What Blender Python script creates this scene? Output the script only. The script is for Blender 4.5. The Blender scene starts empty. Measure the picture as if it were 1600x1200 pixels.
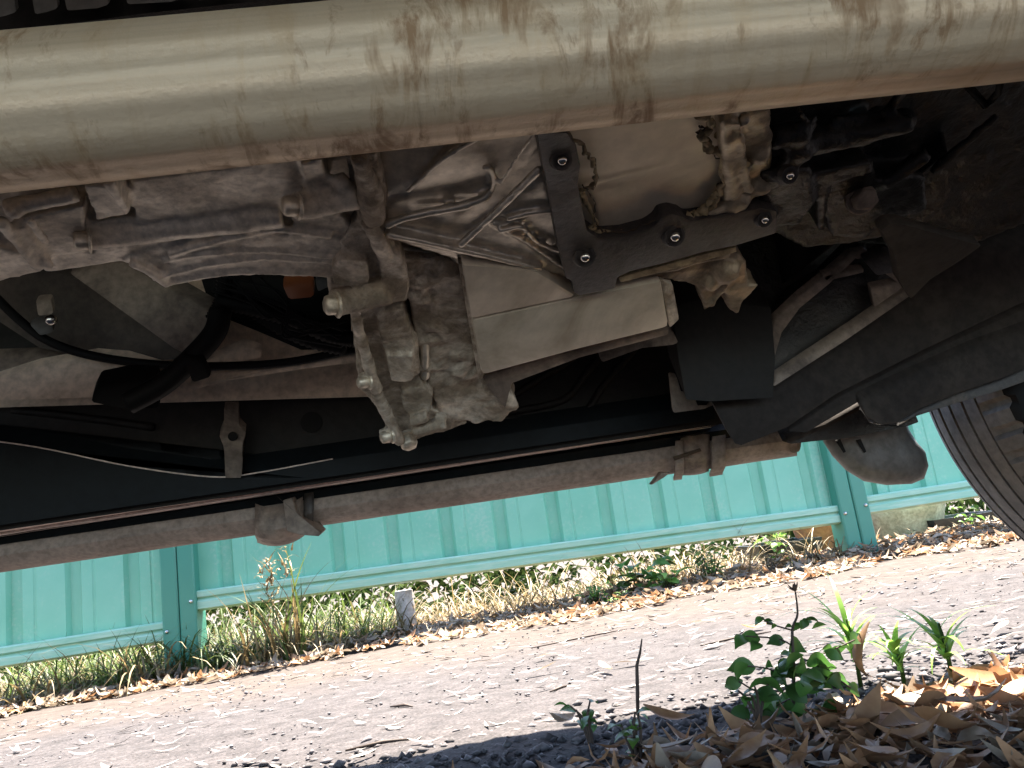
import bpy, bmesh, math, random
import numpy as np
from mathutils import Vector, Matrix, noise
random.seed(7); rng = np.random.default_rng(7)
S = bpy.context.scene
COL = S.collection
R_ = math.radians

# ------------------------------------------------------------------ camera, world, sun, exposure
CAM_H = 0.18
YAW, PITCH, ROLL = R_(5.3), R_(11.0), R_(8.0)
FPX = 1200.0
fw = Vector((math.sin(YAW)*math.cos(PITCH), math.cos(YAW)*math.cos(PITCH), math.sin(PITCH)))
rt0 = Vector((math.cos(YAW), -math.sin(YAW), 0)); up0 = rt0.cross(fw)
RT = rt0*math.cos(ROLL) - up0*math.sin(ROLL)
UP = rt0*math.sin(ROLL) + up0*math.cos(ROLL)
cd = bpy.data.cameras.new('camera'); cam = bpy.data.objects.new('camera', cd); COL.objects.link(cam)
m = Matrix.Identity(4)
for i in range(3):
    m[i][0] = RT[i]; m[i][1] = UP[i]; m[i][2] = -fw[i]
m[2][3] = CAM_H
cam.matrix_world = m
cd.sensor_width = 36; cd.lens = 36*FPX/1600; cd.clip_start = 0.01; cd.clip_end = 400
S.camera = cam
S.render.resolution_x = 1024; S.render.resolution_y = 768
w = bpy.data.worlds.new('World'); S.world = w; w.use_nodes = True
nt = w.node_tree; bg = nt.nodes['Background']; sky = nt.nodes.new('ShaderNodeTexSky')
SUN_EL, SUN_AZ = R_(67), R_(18)      # azimuth from +Y towards +X
sky.sky_type = 'NISHITA'; sky.sun_disc = False; sky.sun_elevation = SUN_EL; sky.sun_rotation = SUN_AZ
nt.links.new(sky.outputs[0], bg.inputs[0]); bg.inputs[1].default_value = 0.085
sd = bpy.data.lights.new('sun', 'SUN'); sd.energy = 5.0; sd.angle = R_(0.9); sd.color = (1, .91, .78)
sun = bpy.data.objects.new('sun', sd); COL.objects.link(sun)
sv = Vector((math.sin(SUN_AZ)*math.cos(SUN_EL), math.cos(SUN_AZ)*math.cos(SUN_EL), math.sin(SUN_EL)))
sun.rotation_euler = sv.to_track_quat('Z', 'Y').to_euler()
S.view_settings.view_transform = 'Standard'; S.view_settings.look = 'None'
S.view_settings.exposure = 3.2; S.view_settings.gamma = 1; S.view_settings.use_curve_mapping = False

# ------------------------------------------------------------------ helpers
def ray(px, py): return fw + RT*((px-800)/FPX) - UP*((py-600)/FPX)
C0 = Vector((0, 0, CAM_H))
def PY(px, py, Y):
    r = ray(px, py); return C0 + r*(Y/r.y)
def D(px, py):
    v = py + .14*(px-800)
    return max(.335, .36 + (v-250)*.00058)
def PD(px, py, dy=0): return PY(px, py, D(px, py)+dy)
def ground_z(x, y):
    b = .029*x - .001
    t = min(max((y-.8)/1.9, 0), 1.6)
    return -(.115*t) + (b*min(max((y-.8)/1.9, 0), 1))
def PG(px, py):
    r = ray(px, py); t = .5
    for _ in range(30):
        p = C0 + r*t
        t = t * (CAM_H - ground_z(p.x, p.y)) / max(1e-4, (CAM_H-p.z))
    return C0 + r*t
UPX = Vector((0, .5, .85))

def tag(o, label=None, cat=None, group=None, kind=None):
    if label: o['label'] = label
    if cat: o['category'] = cat
    if group: o['group'] = group
    if kind: o['kind'] = kind
    return o
def empty(name, loc=(0, 0, 0), rz=0):
    o = bpy.data.objects.new(name, None); COL.objects.link(o); o.location = loc; o.rotation_euler.z = rz
    o.empty_display_size = .05
    return o
def link(name, me, mat=None, parent=None, smooth=False):
    o = bpy.data.objects.new(name, me); COL.objects.link(o)
    if mat: me.materials.append(mat)
    if parent: o.parent = parent
    if smooth:
        me.polygons.foreach_set('use_smooth', [True]*len(me.polygons))
    return o
def from_bm(name, bm, mat=None, parent=None, smooth=False):
    bmesh.ops.recalc_face_normals(bm, faces=bm.faces[:])
    me = bpy.data.meshes.new(name); bm.to_mesh(me); bm.free()
    return link(name, me, mat, parent, smooth)
def auto(o, ang=35):
    me = o.data
    me.polygons.foreach_set('use_smooth', [True]*len(me.polygons))
    me.set_sharp_from_angle(angle=R_(ang))
    return o
def add_prism(bm, pts, ext):
    """pts: 3-D outline, ext: extrusion vector or list"""
    n = len(pts)
    a = [bm.verts.new(p) for p in pts]
    b = [bm.verts.new(Vector(p)+ext) for p in pts]
    c = sum((Vector(p) for p in pts), Vector())/n
    bm.faces.new(a); bm.faces.new(b[::-1])
    for i in range(n):
        j = (i+1) % n
        bm.faces.new((a[i], b[i], b[j], a[j]))
def add_tube(bm, path, rad, seg=12, cap=True):
    rings = []
    n = len(path)
    path = [Vector(p) for p in path]
    if not hasattr(rad, '__len__'): rad = [rad]*n
    ref = None
    for i, p in enumerate(path):
        t = (path[min(i+1, n-1)] - path[max(i-1, 0)]).normalized()
        if ref is None: ref = t.orthogonal().normalized()
        u = (ref - t*ref.dot(t)).normalized(); ref = u; v = t.cross(u)
        rings.append([bm.verts.new(p + (u*math.cos(2*math.pi*k/seg) + v*math.sin(2*math.pi*k/seg))*rad[i]) for k in range(seg)])
    for i in range(n-1):
        for k in range(seg):
            k2 = (k+1) % seg
            bm.faces.new((rings[i][k], rings[i][k2], rings[i+1][k2], rings[i+1][k]))
    if cap:
        bm.faces.new(rings[0][::-1]); bm.faces.new(rings[-1])
def add_lump(bm, c, r, sc=(1, 1, 1), sub=2, rough=0):
    res = bmesh.ops.create_icosphere(bm, subdivisions=sub, radius=1)
    for v in res['verts']:
        q = v.co.copy()
        k = 1 + (rough*noise.noise(q*2.1 + Vector(c)*37) if rough else 0)
        v.co = Vector((q.x*sc[0], q.y*sc[1], q.z*sc[2]))*r*k + Vector(c)
def spline(pts, n=6):
    pts = [Vector(p) for p in pts]; out = []
    P = [pts[0]*2-pts[1]] + pts + [pts[-1]*2-pts[-2]]
    for i in range(1, len(P)-2):
        for k in range(n):
            t = k/n
            out.append(.5*((2*P[i]) + (P[i+1]-P[i-1])*t + (2*P[i-1]-5*P[i]+4*P[i+1]-P[i+2])*t*t + (3*P[i]-P[i-1]-3*P[i+1]+P[i+2])*t**3))
    out.append(pts[-1]); return out
def bevel(bm, w, seg=2):
    bmesh.ops.bevel(bm, geom=bm.edges[:], offset=w, segments=seg, profile=.6, affect='EDGES', clamp_overlap=True)

# ------------------------------------------------------------------ materials
def mat(name, base=(.5, .5, .5), rough=.6, metal=0.0, spec=.5):
    M = bpy.data.materials.new(name); M.use_nodes = True
    b = M.node_tree.nodes['Principled BSDF']
    b.inputs['Base Color'].default_value = (*base, 1); b.inputs['Roughness'].default_value = rough
    b.inputs['Metallic'].default_value = metal; b.inputs['Specular IOR Level'].default_value = spec
    return M
def N(M, t, **kw):
    n = M.node_tree.nodes.new(t)
    for k, v in kw.items():
        if k in n.inputs: n.inputs[k].default_value = v
        else: setattr(n, k, v)
    return n
def L(M, a, b): M.node_tree.links.new(a, b)
def coords(M, scale=(1, 1, 1), loc=(0, 0, 0), kind='Object'):
    tc = N(M, 'ShaderNodeTexCoord'); mp = N(M, 'ShaderNodeMapping')
    mp.inputs['Scale'].default_value = scale; mp.inputs['Location'].default_value = loc
    L(M, tc.outputs[kind], mp.inputs[0]); return mp.outputs[0]
def ramp(M, fac, stops):
    r = N(M, 'ShaderNodeValToRGB'); e = r.color_ramp.elements
    while len(e) < len(stops): e.new(.5)
    for el, (p, c) in zip(e, stops):
        el.position = p; el.color = (*c, 1) if len(c) == 3 else c
    L(M, fac, r.inputs[0]); return r.outputs[0]
def nz(M, vec, scale, detail=6, rough=.6, dist=0):
    n = N(M, 'ShaderNodeTexNoise'); n.inputs['Scale'].default_value = scale; n.inputs['Detail'].default_value = detail
    n.inputs['Roughness'].default_value = rough; n.inputs['Distortion'].default_value = dist
    L(M, vec, n.inputs['Vector']); return n.outputs['Fac']
def mixc(M, f, a, b, mode='MIX'):
    n = N(M, 'ShaderNodeMix', data_type='RGBA', blend_type=mode)
    for s, v in ((n.inputs[0], f), (n.inputs[6], a), (n.inputs[7], b)):
        if hasattr(v, 'links') or hasattr(v, 'is_output'): L(M, v, s)
        else: s.default_value = v if isinstance(v, float) else (*v, 1)
    return n.outputs[2]
def bump(M, h, st=.3, dist=.002):
    b = N(M, 'ShaderNodeBump'); b.inputs['Strength'].default_value = st; b.inputs['Distance'].default_value = dist
    L(M, h, b.inputs['Height']); L(M, b.outputs[0], M.node_tree.nodes['Principled BSDF'].inputs['Normal'])
def bsdf(M): return M.node_tree.nodes['Principled BSDF']

def dirty(name, base, dirt, rough=.5, metal=.5, scale=14, fine=160, lo=.42, hi=.62, bstr=.35, r2=.8, spec=.5, bd=.0012, amp=.3):
    """an own colour with patches of grime and fine grain"""
    M = mat(name, base, rough, metal, spec); v = coords(M)
    n1 = nz(M, v, scale, 8, .65, .6); n2 = nz(M, v, fine, 5, .6)
    mask = ramp(M, n1, [(lo, (0, 0, 0)), (hi, (1, 1, 1))])
    sp = ramp(M, n2, [(.35, (1-amp,)*3), (.6, (1.06,)*3)])
    c = mixc(M, mask, base, dirt); c = mixc(M, 1.0, c, sp, 'MULTIPLY')
    L(M, c, bsdf(M).inputs['Base Color'])
    rr = N(M, 'ShaderNodeMapRange'); L(M, mask, rr.inputs[0]); rr.inputs[3].default_value = rough; rr.inputs[4].default_value = r2
    L(M, rr.outputs[0], bsdf(M).inputs['Roughness'])
    mm = N(M, 'ShaderNodeMapRange'); L(M, mask, mm.inputs[0]); mm.inputs[3].default_value = metal; mm.inputs[4].default_value = metal*.3
    L(M, mm.outputs[0], bsdf(M).inputs['Metallic'])
    hsum = N(M, 'ShaderNodeMath', operation='ADD'); L(M, n1, hsum.inputs[0]); L(M, n2, hsum.inputs[1])
    bump(M, hsum.outputs[0], bstr, bd)
    return M
M_cast = dirty('cast_aluminium', (.74, .66, .55), (.54, .45, .35), .48, .35, 13, 210, .46, .70, .45)
M_castd = dirty('grimy_aluminium', (.70, .61, .50), (.27, .21, .15), .5, .4, 22, 180, .38, .56, .7, bd=.003)
M_shiny = dirty('pressed_alloy', (.64, .57, .47), (.52, .44, .35), .34, .6, 9, 120, .5, .75, .2)
M_block = dirty('smooth_alloy', (.60, .52, .42), (.33, .265, .19), .5, .25, 9, 60, .46, .7, .2, amp=.1)
M_plate = dirty('sealed_plate', (.70, .60, .46), (.46, .36, .24), .5, .2, 10, 60, .5, .78, .2, amp=.1)
M_brkt = dirty('black_bracket', (.036, .030, .028), (.10, .080, .065), .5, .1, 30, 240, .5, .7, .4)
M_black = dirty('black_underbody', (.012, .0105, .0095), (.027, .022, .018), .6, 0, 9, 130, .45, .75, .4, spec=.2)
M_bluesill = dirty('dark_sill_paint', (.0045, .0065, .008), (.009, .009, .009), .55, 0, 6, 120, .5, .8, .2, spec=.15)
M_engine = dirty('oily_engine', (.024, .019, .015), (.007, .006, .0055), .35, .3, 20, 150, .4, .6, .6, r2=.5, bd=.003)
M_brownm = dirty('dusty_steel', (.24, .185, .145), (.10, .075, .06), .6, .2, 18, 160, .42, .62, .5)
M_dust = dirty('dusty_skirt_plastic', (.25, .20, .165), (.16, .122, .098), .75, 0, 16, 190, .42, .66, .3, r2=.85)
M_lip = dirty('pale_lip', (.68, .54, .47), (.40, .30, .25), .55, 0, 30, 200, .5, .8, .3)  # pale tone stands in for light caught by the lips
M_floor = dirty('beige_floor_sealant', (.72, .57, .43), (.45, .35, .26), .7, 0, 12, 120, .45, .72, .3)
M_grey = dirty('grey_plastic', (.085, .078, .074), (.055, .043, .036), .5, 0, 10, 150, .45, .7, .15)
M_rubber = mat('black_rubber', (.0045, .004, .004), .6, 0, .12)
M_arm = dirty('dusty_black_arm', (.024, .019, .0165), (.05, .04, .033), .7, 0, 12, 130, .42, .7, .5, spec=.15)
M_orange = mat('orange_plastic', (.27, .075, .025), .45)
M_bolt = dirty('bolt_steel', (.60, .52, .41), (.36, .28, .2), .4, .6, 60, 300, .5, .7, .2)
M_boltd = mat('polished_bolt', (.6, .56, .52), .18, 1)
M_seal = dirty('squeezed_sealant', (.40, .31, .17), (.23, .165, .09), .6, 0, 60, 200, .4, .6, .8)
M_crack = mat('dark_residue', (.05, .032, .018), .8)

# exhaust pipe: along local X, stains run round the girth
M_pipe = mat('stained_steel_pipe', (.62, .55, .46), .33, .8)
v = coords(M_pipe, (1, 1, 1)); vs = coords(M_pipe, (60, 15, 15)); vl = coords(M_pipe, (1.5, 70, 70))
n1 = nz(M_pipe, vs, 1, 5, .65, .9); n2 = nz(M_pipe, v, 16, 6, .6); n3 = nz(M_pipe, vl, 1, 4, .6); n4 = nz(M_pipe, v, 300, 3)
mul = N(M_pipe, 'ShaderNodeMath', operation='MULTIPLY'); L(M_pipe, n1, mul.inputs[0]); L(M_pipe, n2, mul.inputs[1])
n5 = nz(M_pipe, coords(M_pipe, (95, 34, 34), (3, 1, 2)), 1, 6, .7, .5); mx5 = N(M_pipe, 'ShaderNodeMath', operation='MULTIPLY'); L(M_pipe, n5, mx5.inputs[0]); L(M_pipe, n2, mx5.inputs[1])
mxx = N(M_pipe, 'ShaderNodeMath', operation='MAXIMUM'); L(M_pipe, mul.outputs[0], mxx.inputs[0]); L(M_pipe, mx5.outputs[0], mxx.inputs[1])
rust = ramp(M_pipe, mxx.outputs[0], [(.295, (0, 0, 0)), (.39, (.85, .85, .85))])
haz = ramp(M_pipe, n1, [(.48, (0, 0, 0)), (.72, (.6, .6, .6))])
lcol = ramp(M_pipe, n3, [(.3, (.46, .36, .245)), (.5, (.64, .50, .345)), (.7, (.76, .61, .43))])
c = mixc(M_pipe, haz, lcol, (.52, .36, .20)); c = mixc(M_pipe, rust, c, (.27, .155, .075))
L(M_pipe, c, bsdf(M_pipe).inputs['Base Color'])
rr = N(M_pipe, 'ShaderNodeMapRange'); L(M_pipe, rust, rr.inputs[0]); rr.inputs[3].default_value = .47; rr.inputs[4].default_value = .8
L(M_pipe, rr.outputs[0], bsdf(M_pipe).inputs['Roughness'])
mm = N(M_pipe, 'ShaderNodeMapRange'); L(M_pipe, rust, mm.inputs[0]); mm.inputs[3].default_value = .28; mm.inputs[4].default_value = .05
L(M_pipe, mm.outputs[0], bsdf(M_pipe).inputs['Metallic'])
hs = N(M_pipe, 'ShaderNodeMath', operation='ADD'); L(M_pipe, n3, hs.inputs[0]); L(M_pipe, n4, hs.inputs[1])
bump(M_pipe, hs.outputs[0], .25, .0012)

# ground
M_ground = mat('dusty_asphalt', (.2, .19, .18), .9, 0, .25)
v = coords(M_ground, kind='Object')
a1 = nz(M_ground, v, 260, 3, .7); a2 = nz(M_ground, v, 34, 6, .65); a3 = nz(M_ground, v, 2.2, 5, .6, .5)
asp = ramp(M_ground, a1, [(.3, (.0165, .0148, .0152)), (.5, (.041, .0365, .0375)), (.7, (.070, .063, .065))])
asp2 = ramp(M_ground, a2, [(.35, (.6, .58, .57)), (.62, (1.15, 1.12, 1.1))])
asp = mixc(M_ground, 1.0, asp, asp2, 'MULTIPLY')
dirt = ramp(M_ground, a2, [(.3, (.034, .026, .0225)), (.55, (.056, .044, .038)), (.75, (.082, .066, .058))])
sx = N(M_ground, 'ShaderNodeSeparateXYZ'); L(M_ground, v, sx.inputs[0])
mr = N(M_ground, 'ShaderNodeMapRange'); mr.interpolation_type = 'SMOOTHSTEP'
ad = N(M_ground, 'ShaderNodeMath', operation='MULTIPLY_ADD'); L(M_ground, a3, ad.inputs[0]); ad.inputs[1].default_value = .9; L(M_ground, sx.outputs[1], ad.inputs[2])
L(M_ground, ad.outputs[0], mr.inputs[0]); mr.inputs[1].default_value = 1.75; mr.inputs[2].default_value = 2.35
gcol = mixc(M_ground, mr.outputs[0], asp, dirt)
L(M_ground, gcol, bsdf(M_ground).inputs['Base Color'])
hs = N(M_ground, 'ShaderNodeMath', operation='MULTIPLY_ADD'); L(M_ground, a1, hs.inputs[0]); hs.inputs[1].default_value = .7; L(M_ground, a2, hs.inputs[2])
bump(M_ground, hs.outputs[0], .6, .004)

M_green = mat('green_fence_paint', (.085, .36, .30), .42, 0, .5)
v = coords(M_green); g1 = nz(M_green, v, 5, 6, .6); g2 = nz(M_green, v, 90, 4, .6)
cc = ramp(M_green, g1, [(.3, (.17, .47, .32)), (.7, (.23, .53, .38))])
g3 = nz(M_green, coords(M_green, (9, 9, 2.2)), 1, 6, .65, .4); mg = N(M_green, 'ShaderNodeMath', operation='MULTIPLY'); L(M_green, g2, mg.inputs[0]); L(M_green, g3, mg.inputs[1])
dm = ramp(M_green, mg.outputs[0], [(.27, (0, 0, 0)), (.42, (.35, .35, .35))]); cc = mixc(M_green, dm, cc, (.45, .55, .45))
L(M_green, cc, bsdf(M_green).inputs['Base Color'])
M_greend = mat('green_post_paint', (.06, .25, .175), .4)
M_rail = mat('pale_green_rail_paint', (.16, .38, .33), .3)
v = coords(M_rail, (3, 30, 30)); g1 = nz(M_rail, v, 3, 5); cc = ramp(M_rail, g1, [(.35, (.24, .50, .36)), (.7, (.42, .60, .46))])
L(M_rail, cc, bsdf(M_rail).inputs['Base Color'])

def leafmat(name, a, b, scale=25, rough=.55, trans=.25):
    M = mat(name, a, rough, 0, .4)
    oi = N(M, 'ShaderNodeObjectInfo'); v = coords(M)
    n = nz(M, v, scale, 4, .6)
    at = N(M, 'ShaderNodeAttribute'); at.attribute_name = 'tint'
    c = ramp(M, n, [(.35, a), (.65, b)])
    f = N(M, 'ShaderNodeMapRange'); L(M, at.outputs['Fac'], f.inputs[0]); f.inputs[3].default_value = .55; f.inputs[4].default_value = 1.5
    f2 = N(M, 'ShaderNodeMapRange'); L(M, oi.outputs['Random'], f2.inputs[0]); f2.inputs[3].default_value = .8; f2.inputs[4].default_value = 1.2
    h = N(M, 'ShaderNodeMath', operation='MULTIPLY'); L(M, f.outputs[0], h.inputs[0]); L(M, f2.outputs[0], h.inputs[1])
    hsv = N(M, 'ShaderNodeHueSaturation'); L(M, c, hsv.inputs['Color']); L(M, h.outputs[0], hsv.inputs['Value'])
    L(M, hsv.outputs[0], bsdf(M).inputs['Base Color'])
    if trans:
        tr = N(M, 'ShaderNodeBsdfTranslucent'); L(M, hsv.outputs[0], tr.inputs[0]); mx = N(M, 'ShaderNodeMixShader')
        mx.inputs[0].default_value = trans
        out = M.node_tree.nodes['Material Output']
        L(M, bsdf(M).outputs[0], mx.inputs[1]); L(M, tr.outputs[0], mx.inputs[2]); L(M, mx.outputs[0], out.inputs[0])
    return M
M_dry = leafmat('dry_leaf_brown', (.25, .125, .06), (.37, .215, .115), 45)
M_pale = leafmat('dry_leaf_pale', (.17, .125, .09), (.29, .235, .175), 45)
M_straw = leafmat('straw', (.15, .105, .045), (.235, .175, .085), 20)
M_grass = leafmat('grass_green', (.05, .09, .018), (.10, .125, .032), 20, .5, .4)
M_leafd = leafmat('weed_leaf_dark', (.04, .11, .02), (.075, .17, .035), 40, .45, .3)
M_leafl = leafmat('fresh_leaf', (.075, .17, .025), (.13, .22, .05), 40, .4, .4)
M_spiky = leafmat('spiky_leaf', (.14, .27, .04), (.24, .40, .09), 40, .4, .4)
M_shrub = leafmat('shaded_shrub_leaf', (.016, .030, .007), (.035, .05, .014), 30, .95, .2)  # shade behind the fence put into the dark leaf colour
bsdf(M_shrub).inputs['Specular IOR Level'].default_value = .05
M_stem = leafmat('brown_stem', (.07, .045, .035), (.12, .08, .06), 60, .7, 0)
M_pebble = leafmat('grit', (.045, .041, .044), (.12, .11, .115), 60, .9, 0)
M_chip = leafmat('bleached_chip', (.15, .14, .13), (.34, .32, .29), 60, .8, 0)

def set_tint(me, per_face_vals, sizes):
    """face-corner-free: one float per vertex"""
    at = me.attributes.new('tint', 'FLOAT', 'POINT')
    at.data.foreach_set('value', np.repeat(per_face_vals, sizes).astype(np.float32))

# ------------------------------------------------------------------ GROUND (one sheet to the horizon)
def axis(vals):
    out = []
    for a, b, s in vals: out += list(np.arange(a, b, s))
    return out
xs = axis([(-60, -8, 6), (-8, -2.4, .7), (-2.4, -1.6, .08), (-1.6, 2.4, .014), (2.4, 3.2, .08), (3.2, 8, .7), (8, 61, 6)])
ys = axis([(-60, -8, 6), (-8, -1.2, .6), (-1.2, .25, .08), (.25, 1.2, .009), (1.2, 3.3, .018), (3.3, 8, .5), (8, 121, 8)])
gv = []
for y in ys:
    for x in xs:
        z = ground_z(x, y)
        if -2.5 < x < 3.3 and 0 < y < 3.6:
            z += .006*noise.noise(Vector((x*3, y*3, 1))) + .0035*noise.noise(Vector((x*14, y*14, 3))) + .0022*noise.noise(Vector((x*60, y*60, 5)))
            if y > 2.0: z += .014*max(0, min(1, (y-2.05)/.6))*(1+noise.noise(Vector((x*5, y*5, 8))))
        gv.append((x, y, z))
nx = len(xs); gf = [(j*nx+i, j*nx+i+1, (j+1)*nx+i+1, (j+1)*nx+i) for j in range(len(ys)-1) for i in range(nx-1)]
me = bpy.data.meshes.new('ground'); me.from_pydata(gv, [], gf)
g = link('ground', me, M_ground, smooth=True); g['kind'] = 'structure'

# sun-bleached grit lying on the asphalt
def scatter_mesh(name, items, mat_, kind='stuff'):
    """items: list of (verts Nx3, faces list, tint)"""
    V = []; F = []; T = []; sz = []; o = 0
    for vv, ff, t in items:
        V.append(vv); F += [tuple(i+o for i in f) for f in ff]; T.append(t); sz.append(len(vv)); o += len(vv)
    me = bpy.data.meshes.new(name); me.from_pydata(np.concatenate(V).tolist(), [], F)
    set_tint(me, np.array(T), np.array(sz))
    ob = link(name, me, mat_, smooth=True)
    if kind: ob['kind'] = kind
    return ob
octa = np.array([(1, 0, 0), (-1, 0, 0), (0, 1, 0), (0, -1, 0), (0, 0, 1), (0, 0, -1)], float)
octf = [(0, 2, 4), (2, 1, 4), (1, 3, 4), (3, 0, 4), (2, 0, 5), (1, 2, 5), (3, 1, 5), (0, 3, 5)]
items = []
for i in range(7000):
    y = .45 + 1.9*random.random()**1.3; x = random.uniform(-1.6, 2.2)*(.35+.55*y)
    s = random.choice([.001, .0013, .0016, .002, .0027]) * random.uniform(.7, 1.3) * (.7+.3*y)
    vv = octa*np.array([s*random.uniform(.7, 1.5), s*random.uniform(.7, 1.4), s*random.uniform(.4, .8)])
    vv = vv + rng.normal(0, s*.15, (6, 3)); a = random.random()*6.3
    c_, s_ = math.cos(a), math.sin(a); vv = vv @ np.array([[c_, s_, 0], [-s_, c_, 0], [0, 0, 1]])
    items.append((vv + np.array([x, y, ground_z(x, y)+s*.3]), octf, random.random()))
for i in range(2600):
    y = random.gauss(.70, .06); x = random.uniform(-.6, .75)
    s = random.choice([.0015, .002, .003, .004, .0055])*random.uniform(.7, 1.2)
    vv = octa*np.array([s*random.uniform(.8, 1.6), s*random.uniform(.7, 1.4), s*random.uniform(.5, .9)]) + rng.normal(0, s*.15, (6, 3))
    a = random.random()*6.3; c_, s_ = math.cos(a), math.sin(a); vv = vv @ np.array([[c_, s_, 0], [-s_, c_, 0], [0, 0, 1]])
    items.append((vv + np.array([x, y, ground_z(x, y)+s*.35]), octf, random.random()))
tag(scatter_mesh('loose_grit', items, M_pebble), 'loose grit and pebbles scattered over the dusty asphalt', 'gravel')

# ------------------------------------------------------------------ leaves
def leaf_geo(Lh, Wd, curl=.3, bend=.3, twist=0, n=7):
    """lanceolate leaf: spine along x, curled and bent, with midrib fold"""
    V = []; F = []
    for i in range(n+1):
        t = i/n; wv = Wd*(math.sin(math.pi*min(1, t*1.05+.02))**.8)*(1-.35*t)
        x = (t-.5)*Lh; z = bend*Lh*((t-.5)**2)*2
        for s in (-1, 0, 1):
            y = s*wv*.5; zz = z + abs(s)*curl*wv*.5
            a = twist*(t-.5)
            V.append((x, y*math.cos(a)-(zz-z)*math.sin(a), z+y*math.sin(a)+(zz-z)*math.cos(a)))
    for i in range(n):
        for k in range(2):
            a = i*3+k; F.append((a, a+1, a+4, a+3))
    return np.array(V), F
def xf(vv, loc, rot, sc=1):
    M3 = np.array(Matrix.Rotation(rot[2], 3, 'Z') @ Matrix.Rotation(rot[1], 3, 'Y') @ Matrix.Rotation(rot[0], 3, 'X'))
    return (vv*sc) @ M3.T + np.array(loc)
def mk_leaf_mesh(name, Lh, Wd, curl, bend, twist, mt):
    vv, ff = leaf_geo(Lh, Wd, curl, bend, twist, 9)
    me = bpy.data.meshes.new(name); me.from_pydata(vv.tolist(), [], ff); me.materials.append(mt)
    set_tint(me, np.array([random.uniform(.2, .8)]), np.array([len(vv)]))
    me.polygons.foreach_set('use_smooth', [True]*len(me.polygons)); return me
dry_protos = [mk_leaf_mesh('dry_leaf', random.uniform(.035, .075), random.uniform(.013, .030), random.uniform(-.4, .9), random.uniform(-.3, .45), random.uniform(-1.4, 1.4), M_dry) for _ in range(14)]
pale_protos = [mk_leaf_mesh('pale_leaf', random.uniform(.05, .09), random.uniform(.009, .016), random.uniform(.1, .8), random.uniform(-.2, .5), random.uniform(-1, 1), M_pale) for _ in range(10)]
def litter_h(x, y):
    # near mound of litter at the right of the frame
    e = .60 + .06*max(0, min(1, (x-.05)/.4)) 
    a = max(0, min(1, (e-y)/.12)) * max(0, min(1, (x+.02)/.22))
    return .014*a
items = []; its2 = []
for i in range(5200):
    x = random.uniform(-.05, 1.0); y = random.uniform(.2, .70)
    h = litter_h(x, y)
    edge = .60+.07*max(0, min(1, (x-.05)/.4))
    if y > edge + random.uniform(-.05, .05): continue
    if x < .06 and random.random() < .6: continue
    Lh = random.uniform(.015, .045); vv, ff = leaf_geo(Lh, Lh*random.uniform(.15, .5), random.uniform(-.6, 1), random.uniform(-.6, .9), random.uniform(-2, 2), 4)
    z = random.uniform(0.0, h+.006)
    vv = xf(vv, (x, y, z+.004), (random.uniform(-.5, .5), random.uniform(-.25, .25), random.random()*6.3))
    (items if random.random() < .78 else its2).append((vv, ff, random.random()))
chips = []
for i in range(1700):
    y = .76 + 1.75*random.random()**1.2; x = random.uniform(-1.6, 2.2)*(.35+.55*y)
    Lh = random.uniform(.008, .045)*(.6+.3*y); vv, ff = leaf_geo(Lh, Lh*random.uniform(.10, .24), random.uniform(-.2, .6), random.uniform(-.1, .35), random.uniform(-.6, .6), 3)
    chips.append((xf(vv, (x, y, ground_z(x, y)+.003), (random.uniform(-.2, .2), random.uniform(-.12, .12), random.gauss(0, .6))), ff, random.random()))
CHIPS = chips
tag(scatter_mesh('bark_chips', chips, M_chip), 'thin pale bark and leaf chips strewn over the sunlit asphalt', 'leaf litter')
tag(scatter_mesh('leaf_litter', items, M_dry), 'layer of small brown leaf litter in the shade under the car', 'leaf litter')
tag(scatter_mesh('pale_leaf_litter', its2, M_pale), 'paler bleached fragments mixed in the brown litter under the car', 'leaf litter')
for i in range(150):
    x = random.uniform(.0, .75); edge = .58+.08*max(0, min(1, (x-.05)/.4)); y = random.uniform(.30, edge)
    o = bpy.data.objects.new('dry_leaf', random.choice(dry_protos)); COL.objects.link(o)
    o.location = (x, y, litter_h(x, y)+random.uniform(.006, .016)); o.rotation_euler = (random.uniform(-.6, .6), random.uniform(-.3, .3), random.random()*6.3)
    sc = random.uniform(.6, 1.1); o.scale = (sc, sc, sc)
    tag(o, 'curled brown dry leaf lying in the shaded leaf litter under the car', 'leaf', 'brown leaves on the litter under the car')
for i in range(46):
    u = random.random(); y = .78 + 1.35*u; x = random.uniform(-.5, 1.15)*(.45+.5*y) + .25
    if random.random() < .5: x = abs(x)*.8+.1
    o = bpy.data.objects.new('pale_leaf', random.choice(pale_protos)); COL.objects.link(o)
    o.location = (x, y, ground_z(x, y)+.006); o.rotation_euler = (random.uniform(-.15, .15), random.uniform(-.15, .15), random.gauss(0, .5)+(math.pi if random.random() < .5 else 0))
    sc = random.uniform(.45, 1.0); o.scale = (sc, sc, sc)
    tag(o, 'pale bleached leaf lying flat on the sunlit asphalt', 'leaf', 'pale leaves scattered over the sunlit asphalt')
def hero_leaf(px, py, h, Lh, Wd, curl, bend, twist, rot, mt, label, off=0):
    p = PG(px, py+off)
    o = link('dry_leaf', mk_leaf_mesh('dry_leaf', Lh, Wd, curl, bend, twist, mt)); o.location = (p.x, p.y, p.z+h); o.rotation_euler = rot
    tag(o, label, 'leaf'); return o
hero_leaf(1350, 1095, .03, .055, .012, .5, 1.0, 1.2, (.6, 1.25, .9), M_dry, 'long curled brown leaf standing upright among the green spiky weeds')
hero_leaf(1365, 1170, .02, .06, .022, .3, .1, .3, (.9, -1.0, -.3), M_dry, 'broad orange brown leaf leaning at the bottom of the photo right of centre')
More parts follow.
